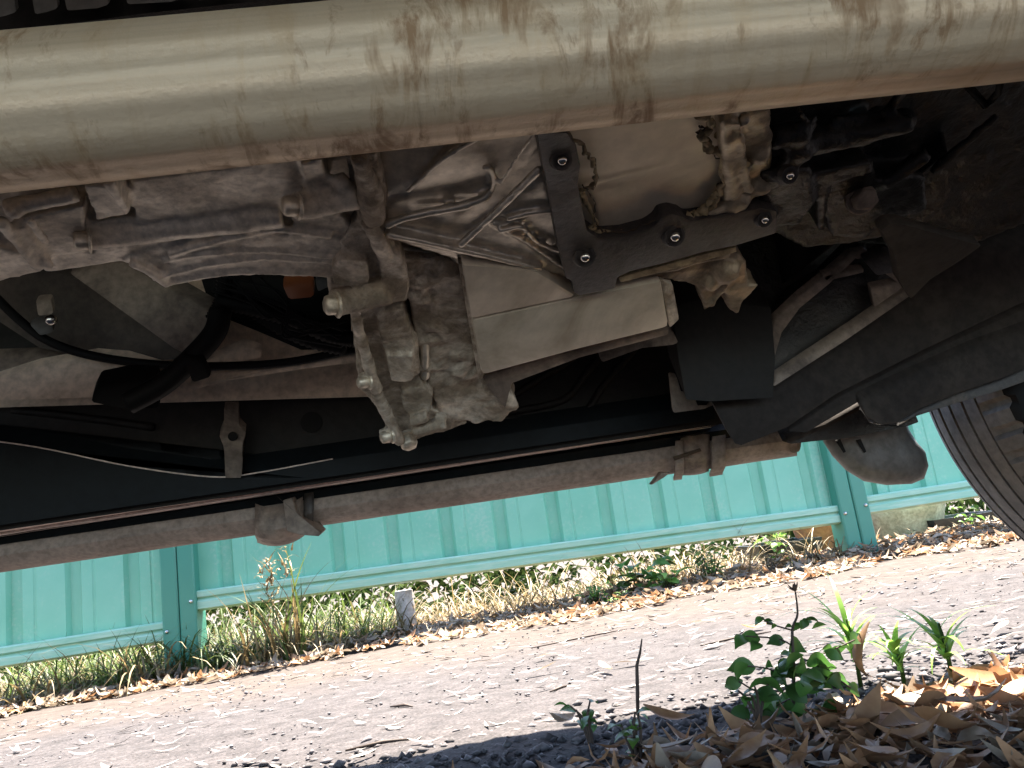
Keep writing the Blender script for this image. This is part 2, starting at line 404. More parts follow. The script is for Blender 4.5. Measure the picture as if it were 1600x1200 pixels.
hero_leaf(1180, 975+12, .006, .05, .012, .6, .3, .4, (.3, .1, .2), M_dry, 'reddish brown leaf lying on the asphalt behind the dark green weed')
hero_leaf(1560, 1110, .02, .06, .02, .5, .4, .3, (.5, .15, -.3), M_dry, 'large red brown leaf on the litter at the right edge of the photo')
hero_leaf(1425, 1135, .018, .04, .018, .2, .2, .2, (.25, -.1, .3), M_pale, 'bleached white leaf catching the sun on the litter at right')
hero_leaf(1500, 1140, .02, .055, .012, .2, .2, .4, (.2, .1, -.35), M_pale, 'long bleached leaf in the sun patch right of the broad leaning leaf')
hero_leaf(1050, 1140, .01, .045, .013, .5, .4, .3, (.5, .2, -.5), M_dry, 'tan curled leaf beside the thin dead stick')
hero_leaf(880, 1150, .012, .045, .018, .6, .4, .3, (.4, .2, .9), M_pale, 'small whitish torn leaf beside the low clover seedling')

# ------------------------------------------------------------------ grasses and plants
def blade(base, Lh, Wd, ang, lean, droop, n=6):
    V = []; F = []; d = np.array([math.cos(ang), math.sin(ang), 0]); s = np.array([-d[1], d[0], 0])
    p = np.array(base, float); el = math.pi/2 - lean
    for i in range(n+1):
        t = i/n; wv = Wd*(1-t**1.6)*.5+.0002
        V += [p - s*wv, p + s*wv]
        p = p + (d*math.cos(el) + np.array([0, 0, 1])*math.sin(el))*Lh/n; el -= droop/n
    for i in range(n): F.append((2*i, 2*i+1, 2*i+3, 2*i+2))
    return np.array(V), F
def tuft(name, cx, cy, rad, n, hlo, hhi, mt, label, cat='grass', dr=(.5, 2.0), lean=(.05, .6), wd=(.003, .007), z=None):
    it = []
    for i in range(n):
        a = random.random()*6.3; r = rad*random.random()**.5
        x, y = r*math.cos(a), r*math.sin(a)*.6
        vv, ff = blade((x, y, -.005), random.uniform(hlo, hhi), random.uniform(*wd), random.random()*6.3, random.uniform(*lean), random.uniform(*dr))
        it.append((vv, ff, random.random()))
    o = scatter_mesh(name, it, mt, None)
    gz = ground_z(cx, cy)+.012 if z is None else z
    o.location = (cx, cy, gz); tag(o, label, cat); return o
FY = 2.70
# verge along the fence: leaf litter band and grasses
def fx(px, Y=FY, py=1000): return PY(px, py - .14*(px-800)*0, Y).x
items = []; its2 = []
for i in range(6500):
    x = random.uniform(-1.9, 2.4); wband = .34+.12*noise.noise(Vector((x*2.2, 0, 0))) + (.10 if -.2 < x < 1.2 else 0)
    y = FY + .25 - random.random()**.8*(wband+.30)
    if y > 3.4: continue
    Lh = random.uniform(.02, .06); vv, ff = leaf_geo(Lh, Lh*random.uniform(.2, .6), random.uniform(-.3, 1), random.uniform(-.4, .9), random.uniform(-1.5, 1.5), 4)
    vv = xf(vv, (x, y, ground_z(x, y)+.014*max(0, min(1, (y-2.05)/.6))+.004+random.random()*(.006+.03*max(0, min(1, (y-2.3)/.3)))), (random.uniform(-.5, .5), random.uniform(-.3, .3), random.random()*6.3))
    (items if random.random() < .68 else its2).append((vv, ff, random.random()))
tag(scatter_mesh('verge_leaf_litter', items, M_pale), 'band of sun bleached leaf litter along the foot of the green fence', 'leaf litter')
tag(scatter_mesh('verge_brown_litter', its2, M_dry), 'brown leaves mixed into the bleached litter along the fence', 'leaf litter')
def low_growth(name, x0, x1, y0, y1, n, hlo, hhi, mt, label, dr=(.5, 2.2), wd=(.003, .007)):
    it = []
    for i in range(n):
        x, y = random.uniform(x0, x1), random.uniform(y0, y1)
        if noise.noise(Vector((x*4, y*4, 2))) < -.25: continue
        vv, ff = blade((x, y, ground_z(x, y)), random.uniform(hlo, hhi), random.uniform(*wd), random.random()*6.3, random.uniform(.05, .8), random.uniform(*dr))
        it.append((vv, ff, random.random()))
    return tag(scatter_mesh(name, it, mt), label, 'grass')
low_growth('verge_grass', -1.9, -.25, 2.60, 3.2, 4200, .08, .28, M_grass, 'green and yellow grass growing along the left half of the fence')
low_growth('dry_grass', -1.9, 1.3, 2.60, 3.1, 5200, .08, .30, M_straw, 'dry straw coloured grass tangled under the fence rail', (1, 3.5), (.003, .006))
low_growth('shaded_grass', .7, 1.3, 2.75, 3.3, 500, .05, .2, M_straw, 'dry grass stalks in the shade behind the middle fence bay', (1, 3), (.002, .004))
low_growth('right_dry_grass', 1.42, 2.0, 2.6, 3.0, 420, .04, .14, M_straw, 'dry root like straw below the right fence bay', (1, 4), (.002, .005))

def leafy(name, pos, h, nst, lsize, mt, label, spread=.5, cat='weed', nl=6, wr=.6, toothed=False):
    """stemmed plant > stem, leaf cluster"""
    root = empty(name, pos); tag(root, label, cat)
    bm = bmesh.new(); leaves = []
    for k in range(nst):
        a = random.random()*6.3; le = random.uniform(.1, spread)
        tip = Vector((math.cos(a)*le*h, math.sin(a)*le*h, h*random.uniform(.6, 1)))
        path = spline([(0, 0, -.01), tip*.45+Vector((random.uniform(-.1, .1)*h, 0, .08*h)), tip], 4)
        add_tube(bm, path, [max(.0006, .0016*(1-i/len(path)*.6)) for i in range(len(path))], 5)
        for j in range(nl):
            t = (j+1)/nl; p = path[min(len(path)-1, int(t*(len(path)-1)))]
            ls = lsize*random.uniform(.6, 1.15); vv, ff = leaf_geo(ls, ls*wr, .25, -.3, random.uniform(-.5, .5), 5)
            vv[:, 0] += ls*.55
            leaves.append((xf(vv, p, (random.uniform(-.5, .5), random.uniform(-.3, .7), random.random()*6.3)), ff, random.random()))
    from_bm('stem', bm, M_stem, root, True)
    lf = scatter_mesh('foliage', leaves, mt, None); lf.parent = root
    return root
# dark leafy weed in front
pw = PG(1235, 1130)
def dark_weed():
    root = empty('leafy_weed', pw); tag(root, 'dark green leafy weed with a tall brown tip in front of the sunlit asphalt', 'weed')
    bm = bmesh.new(); leaves = []
    def lp(px, py, dy=0): return PY(px, py, pw.y+dy)-pw
    main = spline([(0, 0, -.01), lp(1240, 1040), lp(1238, 985), lp(1246, 960), lp(1243, 925)], 5)
    add_tube(bm, main, [.0017-.0011*i/len(main) for i in range(len(main))], 6)
    br = [((1238, 1060), (1200, 1045), (1160, 1040)), ((1238, 1075), (1190, 1082), (1155, 1065)), ((1240, 1010), (1215, 998), (1165, 994)), ((1238, 985), (1205, 975), (1190, 965)),
          ((1240, 1040), (1290, 1020), (1335, 1000)), ((1240, 1070), (1300, 1060), (1330, 1075)), ((1245, 975), (1258, 970), (1262, 965)), ((1238, 1090), (1195, 1110), (1165, 1105)), ((1240, 1050), (1275, 1055), (1300, 1040)), ((1240, 1100), (1270, 1110), (1300, 1095))]
    for b in br:
        dy = random.uniform(-.03, .03)
        pth = spline([lp(*b[0]), lp(*b[1], dy*.6), lp(*b[2], dy)], 5)
        add_tube(bm, pth, .0007, 5)
        for j, p in enumerate(pth[2::2]):
            ls = random.uniform(.015, .025)*(1 if b[0][1] > 1000 else .55)
            vv, ff = leaf_geo(ls, ls*.75, .2, -.35, .4, 6)
            k = 1+.12*np.sign(np.sin(np.arange(len(vv))*2.1)); vv[:, 1] *= k
            vv[:, 0] += ls*.4
            leaves.append((xf(vv, p, (random.uniform(.5, 1.5)*random.choice((-1, 1)), random.uniform(-.3, .9), random.choice((0, math.pi))+random.uniform(-.9, .9))), ff, random.random()))
    for i in range(28):
        ls = random.uniform(.013, .026); vv, ff = leaf_geo(ls, ls*.8, .2, -.35, .4, 6)
        k = 1+.12*np.sign(np.sin(np.arange(len(vv))*2.1)); vv[:, 1] *= k
        p = lp(random.gauss(1245, 34), random.gauss(1062, 26), random.uniform(-.03, .03))
        leaves.append((xf(vv, p, (random.uniform(.4, 1.4)*random.choice((-1, 1)), random.uniform(-.5, .9), random.random()*6.3)), ff, random.random()))
    from_bm('stem', bm, M_stem, root, True)
    lf = scatter_mesh('foliage', leaves, M_leafd, None); lf.parent = root
    it = []
    for i in range(6):
        vv, ff = leaf_geo(.010, .004, .3, .2, 0, 4); vv[:, 0] += .005
        it.append((xf(vv, lp(1243, 926), (0, -.6-random.random()*.6, i*1.05)), ff, .1))
    sh = scatter_mesh('seed_head', it, M_stem, None); sh.parent = root
dark_weed()
def spiky(px, py, h, n, label, lw=.0055):
    p = PG(px, py); p.z += .012
    root = empty('spiky_weed', p); tag(root, label, 'weed', None)
    bm = bmesh.new(); add_tube(bm, [(0, 0, -.02), (.002, 0, h*.3), (0, 0, h*.62)], [.0022, .0018, .0012], 6); from_bm('stem', bm, M_leafl, root, True)
    for i in range(n):
        t = .12+.42*random.random()
        vv, ff = blade((0, 0, h*t), h*random.uniform(.45, 1.0), lw*random.uniform(.7, 1.2), i*2.4+random.random()*.5, random.uniform(.25, 1.1), random.uniform(.6, 2.0), 8)
        me = bpy.data.meshes.new('leaf'); me.from_pydata(vv.tolist(), [], ff); set_tint(me, np.array([random.uniform(.4, 1)]), np.array([len(vv)]))
        link('leaf', me, M_spiky, root, True)
spiky(1345, 1075, .08, 18, 'tall bright green spiky weed just right of the dark leafy weed')
spiky(1415, 1085, .05, 22, 'low bright green spiky weed between the two taller spiky ones')
spiky(1490, 1075, .068, 20, 'bright green spiky weed on a brown stem, rightmost in the litter')
p = PG(925, 1165); leafy('clover_seedling', p+Vector((0, 0, .004)), .032, 5, .014, M_leafd, 'small low green seedling left of the thin dead stick', .6, 'seedling', 2, .9)
p = PG(1000, 1200); leafy('small_seedling', p+Vector((0, 0, .01)), .03, 5, .016, M_leafl, 'small yellow green seedling at the bottom edge by the stick', .6, 'seedling', 3, .7)
p = PG(1190, 1150); leafy('creeping_seedling', p+Vector((0, 0, .02)), .02, 4, .014, M_leafd, 'small green sprig at the foot of the dark leafy weed', .9, 'seedling', 2, .8)
# dead stick
bm = bmesh.new(); pb = PG(994, 1122)
add_tube(bm, [Vector((0, 0, -.01)), PY(996, 1080, pb.y)-pb, PY(995, 1040, pb.y)-pb, PY(1000, 1020, pb.y)-pb, PY(1003, 998, pb.y)-pb], [.0016, .0019, .0016, .0012, .0006], 7)
o = from_bm('dead_stick', bm, M_stem, None, True); o.location = pb; tag(o, 'thin dark dead stick standing upright at the shadow edge', 'stick')
# twigs on the road
for (a, b, lb) in [((1095, 1012), (1205, 990), 'thin brown twig on the asphalt behind the dark leafy weed'), ((830, 1015), (980, 985), 'thin bark strip on the asphalt left of the dark leafy weed'),
                   ((540, 1178), (640, 1160), 'reddish brown bark strip lying at the edge of the shadow'), ((610, 1108), (645, 1108), 'short crooked twig alone on the asphalt'), ((860, 1085), (890, 1075), 'tiny dark twig left of the dead stick')]:
    A, B = PG(*a), PG(*b); mid = (A+B)/2 + Vector((.004, .008, 0))
    bm = bmesh.new(); add_tube(bm, [Vector(q)+Vector((0, 0, .003)) for q in (A, mid, B)], [.001, .0022, .0008], 5)
    tag(from_bm('twig', bm, M_stem, None, True), lb, 'twig')
# tall seeding grass left
def tall_grass(px, py, h, label, n=26):
    p = PY(px, py, FY-.24); p.z = ground_z(p.x, p.y)+.01
    root = empty('seeding_grass', p); tag(root, label, 'grass')
    it = []; it2 = []
    for i in range(n):
        x, y = random.gauss(0, .022), random.gauss(0, .02)
        vv, ff = blade((x, y, 0), h*random.uniform(.35, 1), random.uniform(.005, .011), random.random()*6.3, random.uniform(.02, .35), random.uniform(.1, 1.4), 8)
        (it if i % 3 else it2).append((vv, ff, random.random()))
    o = scatter_mesh('stalk', it, M_straw, None); o.parent = root
    o = scatter_mesh('blade', it2, M_grass, None); o.parent = root
    it = []
    for i in range(70):
        t = random.uniform(.6, 1.05)
        vv, ff = blade((random.gauss(0, .012), random.gauss(0, .012), h*t), random.uniform(.02, .06), .006, random.random()*6.3, random.uniform(.3, 1.5), random.uniform(.3, 2), 4)
        it.append((vv, ff, random.random()))
    o = scatter_mesh('seed_head', it, M_straw, None); o.parent = root
tall_grass(462, 1040, .42, 'tall straw coloured grass with feathery seed heads in front of the middle bay', 30)
tall_grass(430, 1035, .30, 'shorter pale grass clump just left of the tall seed heads', 24)
tuft('grass_tuft', PY(285, 1060, FY-.12).x, FY-.12, .03, 16, .2, .34, M_grass, 'arching grass tuft at the foot of the left fence post', 'grass', (1.6, 3.2), (.05, .4), (.006, .010))
tuft('grass_tuft', PY(345, 1040, FY-.1).x, FY-.10, .08, 60, .08, .24, M_grass, 'green grass clump right of the left fence post', 'grass', (1, 2.6))
tuft('grass_tuft', PY(140, 1080, FY-.12).x, FY-.1, .14, 90, .06, .2, M_grass, 'bright grass clump under the left bay rail', 'grass', (1, 2.6))
tuft('straw_tuft', PY(770, 950, FY).x, FY+.02, .14, 120, .06, .2, M_straw, 'brown dry tangle of stems under the rail near the pale stake', 'grass', (1, 3.6), (.1, 1), (.002, .004))
for (px, Yo, n_, lo_, hi_, mt_, lb) in [(60, 2.5, 60, .08, .22, M_straw, 'pale straw clump leftmost under the left bay'), (200, 2.52, 70, .1, .26, M_grass, 'yellow green clump left of the left fence post'), (225, 2.5, 40, .14, .34, M_straw, 'thin pale stalks crossing the left bay rail'), (350, 2.5, 80, .1, .28, M_grass, 'dense yellow green clump right of the left fence post'), (410, 2.48, 60, .12, .32, M_straw, 'pale arching blades left of the tall seed heads'), (500, 2.5, 50, .1, .24, M_straw, 'pale straw clump right of the tall seed heads')]:
    tuft('grass_tuft', PY(px, 1010, Yo).x, Yo, .09, n_, lo_, hi_, mt_, lb, 'grass', (.9, 2.8), (.1, .8), (.004, .009))
for (px, n_, lb) in [(600, 130, 'green and straw tangle left of the pale stake'), (700, 150, 'brown straw tangle right of the pale stake'), (850, 130, 'long dry stalks leaning right under the rail, left of the broad leaves'), (520, 120, 'yellow grass clump between the tall seed heads and the pale stake')]:
    tuft('straw_tuft', PY(px, 940, FY).x, FY+.06, .16, n_, .08, .26, M_straw if px != 520 else M_grass, lb, 'grass', (.8, 3.2), (.2, 1.2), (.003, .005))
# leafy plants under middle rail
def pbase(px, py, Y):
    p = PY(px, py, Y); p.z = ground_z(p.x, p.y)+.01; return p
leafy('broadleaf_plant', pbase(995, 900, 2.66), .13, 9, .085, M_leafd, 'broad dark green leaves under the rail in the middle bay', .7, 'plant', 3, .75)
leafy('broadleaf_plant', pbase(1050, 915, 2.55), .08, 8, .065, M_leafl, 'broad bright yellow green leaves in front of the darker plant', .7, 'plant', 3, .75)
leafy('leafy_ground_plant', pbase(1110, 905, 2.60), .15, 20, .035, M_leafl, 'small leaved green plant right of the broad leaves', .6, 'plant', 7, .45)
leafy('leafy_ground_plant', pbase(930, 930, 2.52), .08, 16, .03, M_leafl, 'low sprawling pale green plant left of the broad leaves', 1.1, 'plant', 6, .5)
leafy('leafy_ground_plant', pbase(965, 958, 2.42), .05, 6, .022, M_leafl, 'small bright green sprig on the litter edge', .8, 'plant', 4, .5)
leafy('leafy_ground_plant', pbase(1225, 855, 2.8), .17, 7, .05, M_leafl, 'yellow green leaves touching the rail near the right post', .6, 'plant', 4, .7)
leafy('leafy_ground_plant', pbase(1515, 835, 2.75), .12, 6, .04, M_leafl, 'bright green leaves beside the tyre under the right bay', .7, 'plant', 4, .6)
leafy('leafy_ground_plant', pbase(690, 965, 2.6), .04, 4, .025, M_leafd, 'small dark leaf sprig right of the pale stake', .8, 'plant', 2, .7)
# garden beyond the fence
def mass(name, x0, x1, y0, y1, h, n, ls, mt, label):
    it = []
    for i in range(n):
        x, y = random.uniform(x0, x1), random.uniform(y0, y1); z = ground_z(x, y)+random.random()*h*(.6+.5*noise.noise(Vector((x*2, y*2, 0))))
        vv, ff = leaf_geo(ls*random.uniform(.6, 1.3), ls*.45, .3, -.3, 0, 3)
        it.append((xf(vv, (x, y, z), (random.uniform(-1.2, 1.2), random.uniform(-1, 1), random.random()*6.3)), ff, random.random()))
    return tag(scatter_mesh(name, it, mt), label, 'shrubbery')
mass('shrubbery', -3.5, .3, 3.3, 4.4, .8, 5200, .07, M_shrub, 'dark green shrub growth behind the left half of the fence')
mass('shrubbery', .2, 4.2, 3.35, 4.6, .8, 4200, .07, M_shrub, 'dark shrub growth behind the right half of the fence')
# pale stake, pot, tray, ball
M_stone = dirty('pale_concrete', (.46, .41, .37), (.33, .28, .24), .8, 0, 12, 90)
bm = bmesh.new(); p = pbase(636, 975, 2.72); add_tube(bm, [p+Vector((0, 0, -.02)), p+Vector((0, 0, .06)), p+Vector((0, 0, .16))], [.036, .034, .031], 16); bevel(bm, .004)
tag(auto(from_bm('concrete_stake', bm, M_stone)), 'pale round concrete stub under the rail in the middle bay', 'post')
M_tray = mat('black_tray_plastic', (.012, .014, .018), .35)
def tray(p, sx_, sy_, sz_, label, mt):
    bm = bmesh.new(); t = .006
    o1 = [(-sx_, -sy_), (sx_, -sy_), (sx_, sy_), (-sx_, sy_)]
    V0 = [bm.verts.new((x*.88, y*.88, 0)) for x, y in o1]; V1 = [bm.verts.new((x, y, sz_)) for x, y in o1]
    V2 = [bm.verts.new((x*(1-t/sx_*1.5), y*(1-t/sy_*1.5), sz_)) for x, y in o1]; V3 = [bm.verts.new((x*.82, y*.82, .01)) for x, y in o1]
    bm.faces.new(V0[::-1]); bm.faces.new(V3)
    for i in range(4):
        j = (i+1) % 4
        bm.faces.new((V0[i], V0[j], V1[j], V1[i])); bm.faces.new((V1[i], V1[j], V2[j], V2[i])); bm.faces.new((V2[i], V2[j], V3[j], V3[i]))
    o = from_bm('planter_tray', bm, mt); o.location = p; o.rotation_euler.z = .1; return tag(o, label, 'planter')
tray(pbase(1215, 850, 2.95), .13, .1, .1, 'black plastic planter tray behind the middle bay beside the post', M_tray)
tray(pbase(1490, 820, 2.98), .16, .1, .08, 'black plastic planter tray low behind the right bay', M_tray)
M_terra = dirty('terracotta', (.36, .13, .06), (.22, .09, .05), .8, 0, 10, 80)
bm = bmesh.new(); add_tube(bm, [(0, 0, 0), (0, 0, .15), (0, 0, .15), (0, 0, .19), (0, 0, .19), (0, 0, .05)], [.07, .10, .115, .118, .10, .07], 24, True)
o = auto(from_bm('terracotta_pot', bm, M_terra)); o.location = pbase(1285, 860, 3.02); tag(o, 'terracotta pot behind the fence next to the right post', 'pot')
bm = bmesh.new(); add_tube(bm, [(0, 0, 0), (0, 0, .03), (0, 0, .16), (0, 0, .19), (0, 0, .185)], [.10, .13, .17, .16, .02], 24, True)
o = auto(from_bm('beige_pot', bm, M_stone)); o.location = pbase(1415, 830, 3.05); tag(o, 'wide beige pot behind the right fence bay', 'pot')

# ------------------------------------------------------------------ FENCE
post_px = [(285, 1000), (1331, 790)]
xp = [PY(283, 960, FY-.03).x, PY(1331, 790, FY-.03).x]; bay = xp[1]-xp[0]
posts_x = [xp[0]-bay*1, xp[0], xp[1], xp[1]+bay, xp[1]+2*bay]
fence = empty('metal_fence', ((xp[0]+xp[1])/2, FY, 0)); tag(fence, 'green ribbed sheet metal fence with rails and posts beyond the car', 'fence')
def fpar(o):
    o.parent = fence; o.matrix_parent_inverse = Matrix.Translation(-fence.location); return o
FH = .45  # fence cut low so its unseen top leaves the verge in sun
rail_z = {0: (PY(0, 1036, FY-.03).z, PY(250, 1005, FY-.03).z), 1: (PY(312, 955, FY-.03).z, PY(1306, 820, FY-.03).z), 2: (PY(1355, 805, FY-.03).z, PY(1490, 789, FY-.03).z), 3: None}
def rz_at(b, x):
    if b == 0:
        z0, z1 = rail_z[0]; xa, xb = PY(0, 1036, FY).x, PY(250, 1005, FY).x
    elif b == 1:
        z0, z1 = rail_z[1]; xa, xb = PY(312, 955, FY).x, PY(1306, 820, FY).x
    else:
        z0, z1 = rail_z[2]; xa, xb = PY(1355, 805, FY).x, PY(1490, 789, FY).x; z1 = z0+(z1-z0)*.4
    return z0 + (z1-z0)*(x-xa)/(xb-xa)
pitch = 83/FPX*FY
for b in range(4):
    x0, x1 = posts_x[b]+.052, posts_x[b+1]-.052
    bb = min(b, 2)
    za, zb = rz_at(bb, x0), rz_at(bb, x1)
    if b == 0: za = zb-.01*bay
    if b >= 2: zb = za+.01*bay
    # corrugated sheet with trapezoidal grooves
    prof = []; x = x0
    ph = .062 if b == 1 else .02
    k = 0; x = x0 + ph
    prof.append((x0, 0))
    while x + .07 < x1:
        prof += [(x, 0), (x+.010, .018), (x+.044, .018), (x+.054, 0), (x+.086, 0), (x+.089, .0025), (x+.095, .0025), (x+.098, 0)]
        x += pitch
    prof.append((x1, 0))
    bm = bmesh.new(); rows = []
    for (zz0, zz1) in ((za+.035, zb+.035), (za+.2, zb+.2), (za+FH, zb+FH)):
        for dy in (0,):
            rows.append([bm.verts.new((px_, FY+.004+dpt, zz0+(zz1-zz0)*(px_-x0)/(x1-x0))) for px_, dpt in prof])
    for r0, r1 in zip(rows, rows[1:]):
        for i in range(len(prof)-1): bm.faces.new((r0[i], r0[i+1], r1[i+1], r1[i]))
    o = from_bm('ribbed_sheet', bm, M_green); md = o.modifiers.new('s', 'SOLIDIFY'); md.thickness = .0012; fpar(o)
    # rails bottom and top: channel profile (y,z)
    rp = [(-.030, .046), (-.030, .062), (-.026, .066), (.026, .066), (.026, .0), (-.012, .0), (-.030, .008), (-.030, .030), (-.020, .040)]
    for top in (0, 1):
        bm = bmesh.new(); va = []
        for xx, zz in ((x0-.008, za), (x1+.008, zb)):
            va.append([bm.verts.new((xx, FY-.004+q[0], zz + (q[1] if not top else FH-.03+q[1]))) for q in rp])
        nn = len(rp)
        for i in range(nn): bm.faces.new((va[0][i], va[0][(i+1) % nn], va[1][(i+1) % nn], va[1][i]))
        bm.faces.new(va[0]); bm.faces.new(va[1][::-1])
        fpar(from_bm('rail', bm, M_rail))
for i, x in enumerate(posts_x):
    z0 = ground_z(x, FY)-.05
    post = None
    for side in (-1, 1):
        bm = bmesh.new()
        # half-post C channel outline in plan
        w_ = .054; a, b_ = (x-w_, x-.0015) if side < 0 else (x+.0015, x+w_)
        out = [(a, FY-.045), (a+.005, FY-.049), (b_-.005, FY-.049), (b_, FY-.045), (b_, FY+.045), (a, FY+.045)]
        add_prism(bm, [(p_[0], p_[1], z0) for p_ in out], Vector((0, 0, FH+.28+abs(z0)*.2)))
        o = fpar(from_bm('post', bm, M_greend))
        # screws
        for zz in (.035,):
            bb = 0 if i == 0 or (i == 1 and side < 0) else (1 if (i == 1 or (i == 2 and side < 0)) else 2)
            zs = rz_at(bb, x)+zz if 0 < i < 4 else .1
            bm = bmesh.new(); cx = x+side*.040
            add_tube(bm, [(cx, FY-.048, zs), (cx, FY-.053, zs), (cx, FY-.0545, zs)], [.008, .0055, .003], 8)
            sc = from_bm('screw', bm, M_boltd, o); sc.matrix_parent_inverse = o.matrix_world.inverted() if False else Matrix.Translation(-fence.location) @ Matrix.Translation(fence.location)
print('fence done')

# ------------------------------------------------------------------ CAR
car = empty('parked_car', (0, .3, 0)); tag(car, 'underside of a parked car with stained exhaust pipe, grimy gearbox, black suspension arm and wheel', 'car')
CI = Matrix.Translation(-car.location)
def cp(o):
    o.parent = car; o.matrix_parent_inverse = CI; return o
def sub(o, par):   # sub-part, geometry is in world coordinates
    o.parent = par; o.matrix_parent_inverse = Matrix.Identity(4); return o
def panel(name, pts, dy, thick, mt, bev=.003, ext=None, seg=2, Y=None, par=None, sm=35):
    """a solid piece whose visible face is a polygon; dy = offset from the reference underside or Y = its own distance"""
    bm = bmesh.new()
    P3 = [PY(p[0], p[1], (Y if Y is not None else D(p[0], p[1])+dy) + (p[2] if len(p) > 2 else 0)) for p in pts]
    e = (ext if ext is not None else UPX)*thick
    add_prism(bm, P3, e)
    bmesh.ops.triangulate(bm, faces=[f for f in bm.faces if len(f.verts) > 4])
    if bev:
        bmesh.ops.recalc_face_normals(bm, faces=bm.faces[:])
        es = [ed for ed in bm.edges if len(ed.link_faces) == 2 and ed.calc_face_angle(0) > .5]
        bmesh.ops.bevel(bm, geom=es, offset=bev, segments=seg, profile=.6, affect='EDGES', clamp_overlap=True)
    o = auto(from_bm(name, bm, mt), sm)
    return sub(o, par) if par else cp(o)
def hexbolt(px, py, dy, rpx, axis_, mt, par, hlen=.012, washer=True, Y=None):
    c = PY(px, py, Y) if Y is not None else PD(px, py, dy)
    r = rpx/FPX*c.y; bm = bmesh.new(); ax = Vector(axis_).normalized()
    add_tube(bm, [c-ax*hlen, c, c+ax*.0015], [r, r, r*.8], 6)
    if washer: add_tube(bm, [c-ax*hlen, c-ax*(hlen*.75)], [r*1.35, r*1.3], 18)
    bmesh.ops.bevel(bm, geom=bm.edges[:], offset=.0006, segments=1, affect='EDGES', clamp_overlap=True)
    return sub(auto(from_bm('bolt', bm, mt)), par)

# --- body above (casts the shade): floor pan, side with wheel arch, bonnet and roof shell
def boxbm(bm, x0, x1, y0, y1, z0, z1):
    add_prism(bm, [(x0, y0, z0), (x1, y0, z0), (x1, y1, z0), (x0, y1, z0)], Vector((0, 0, z1-z0)))
wc = Vector((.800, .80, CAM_H+.108))       # wheel centre, outer face
NEAR = -.36  # body stops short behind the camera to let light reach the underside
bm = bmesh.new(); add_prism(bm, [(-2.2, NEAR, .50), (1.5, NEAR, .50), (1.5, .58, .50), (.22, .58, .50), (.22, .80, .50), (-2.2, .80, .50)], Vector((0, 0, .03))); bmesh.ops.triangulate(bm, faces=[f for f in bm.faces if len(f.verts) > 4]); cp(from_bm('floor_pan', bm, M_engine))  # floor corner notched so the sun patch can get through
bm = bmesh.new(); boxbm(bm, -2.6, -2.2, NEAR, .80, .28, .70); bevel(bm, .02)
M_paint = mat('dark_car_paint', (.02, .03, .04), .3); cp(from_bm('rear_bumper', bm, M_paint))
# side panel, its arch opening enlarged to let a sun patch through
bm = bmesh.new(); sx_ = sorted(set([-2.6, -2.0, -1.2, -.4, .1, .30, 1.31, 1.5, 1.75] + [wc.x+.48*math.sin(R_(q))for q in range(-90, 91, 6)]))
def zbot(x):
    u = abs(x-wc.x)/.48
    return .26 if u >= 1 else max(.26, wc.z+.03+.43*(1-u**3)**.5)
def ztop(x): return 1.0 if x < .75 else 1.0-.15*(x-.75)/.9
for xa, xb in zip(sx_, sx_[1:]):
    add_prism(bm, [(xa, .80, zbot(xa)), (xb, .80, zbot(xb)), (xb, .80, ztop(xb)), (xa, .80, ztop(xa))], Vector((0, .02, 0)))
bmesh.ops.remove_doubles(bm, verts=bm.verts[:], dist=1e-5)
cp(from_bm('body_side', bm, M_paint))
bm = bmesh.new(); add_prism(bm, [(-2.6, NEAR, .99), (.75, NEAR, .97), (1.65, NEAR, .81), (1.78, NEAR, .3), (1.80, NEAR, .3), (1.67, NEAR, .84), (.75, NEAR, 1.0), (-2.6, NEAR, 1.02)], Vector((0, .80-NEAR, 0)))
bmesh.ops.triangulate(bm, faces=[f for f in bm.faces if len(f.verts) > 4]); cp(from_bm('bonnet_shell', bm, M_paint))
bm = bmesh.new(); add_prism(bm, [(-2.2, NEAR+.05, 1.02), (.35, NEAR+.05, 1.02), (-.25, NEAR+.15, 1.42), (-1.8, NEAR+.15, 1.42)], Vector((0, .6, 0)))
cp(from_bm('cabin', bm, M_paint))

# --- exhaust pipe
pa = Vector((-.75, .284, 0)); pb_ = Vector((.85, .284, 0))
def zc(x): return CAM_H + .186 + (x+.155)*.018
bm = bmesh.new(); seg = 96; rings = []; nL = 60
PR = .0288
for i in range(nL+1):
    x = -.8 + 1.6*i/nL; ring = []
    for k in range(seg):
        a = 2*math.pi*k/seg
        rr_ = PR*(1 + .010*math.sin(a*9+.6) + .006*math.sin(a*17+1.1) + .003*noise.noise(Vector((x*3, a*2, 0))))
        ring.append(bm.verts.new((x, math.cos(a)*rr_, math.sin(a)*rr_)))
    rings.append(ring)
for i in range(nL):
    for k in range(seg): bm.faces.new((rings[i][k], rings[i][(k+1) % seg], rings[i+1][(k+1) % seg], rings[i+1][k]))
pipe = from_bm('exhaust_pipe', bm, M_pipe, None, True)
md = pipe.modifiers.new('s', 'SOLIDIFY'); md.thickness = .0015; md.offset = 1 if False else -1
pipe.location = (0, .284, CAM_H+.186+.155*.018); pipe.rotation_euler = (0, -math.atan(.018), R_(-.0)); cp(pipe)

# strip of things above the pipe, top left
panel('heat_shield', [(-20, -30), (480, -60), (480, -4), (240, 22), (-20, 56)], 0, .02, M_black, Y=.36)
for (a, b) in [((-20, -20), (20, 26)), ((45, -25), (85, 20)), ((95, -25), (165, 14)), ((190, -20), (280, 4)), ((300, -20), (360, -2))]:
    panel('shield_tab', [(a[0], a[1]), (b[0], a[1]), (b[0]+6, b[1]-6), (b[0]-12, b[1]), (a[0]+8, b[1]+4)], 0, .006, M_grey, .0015, Y=.345)

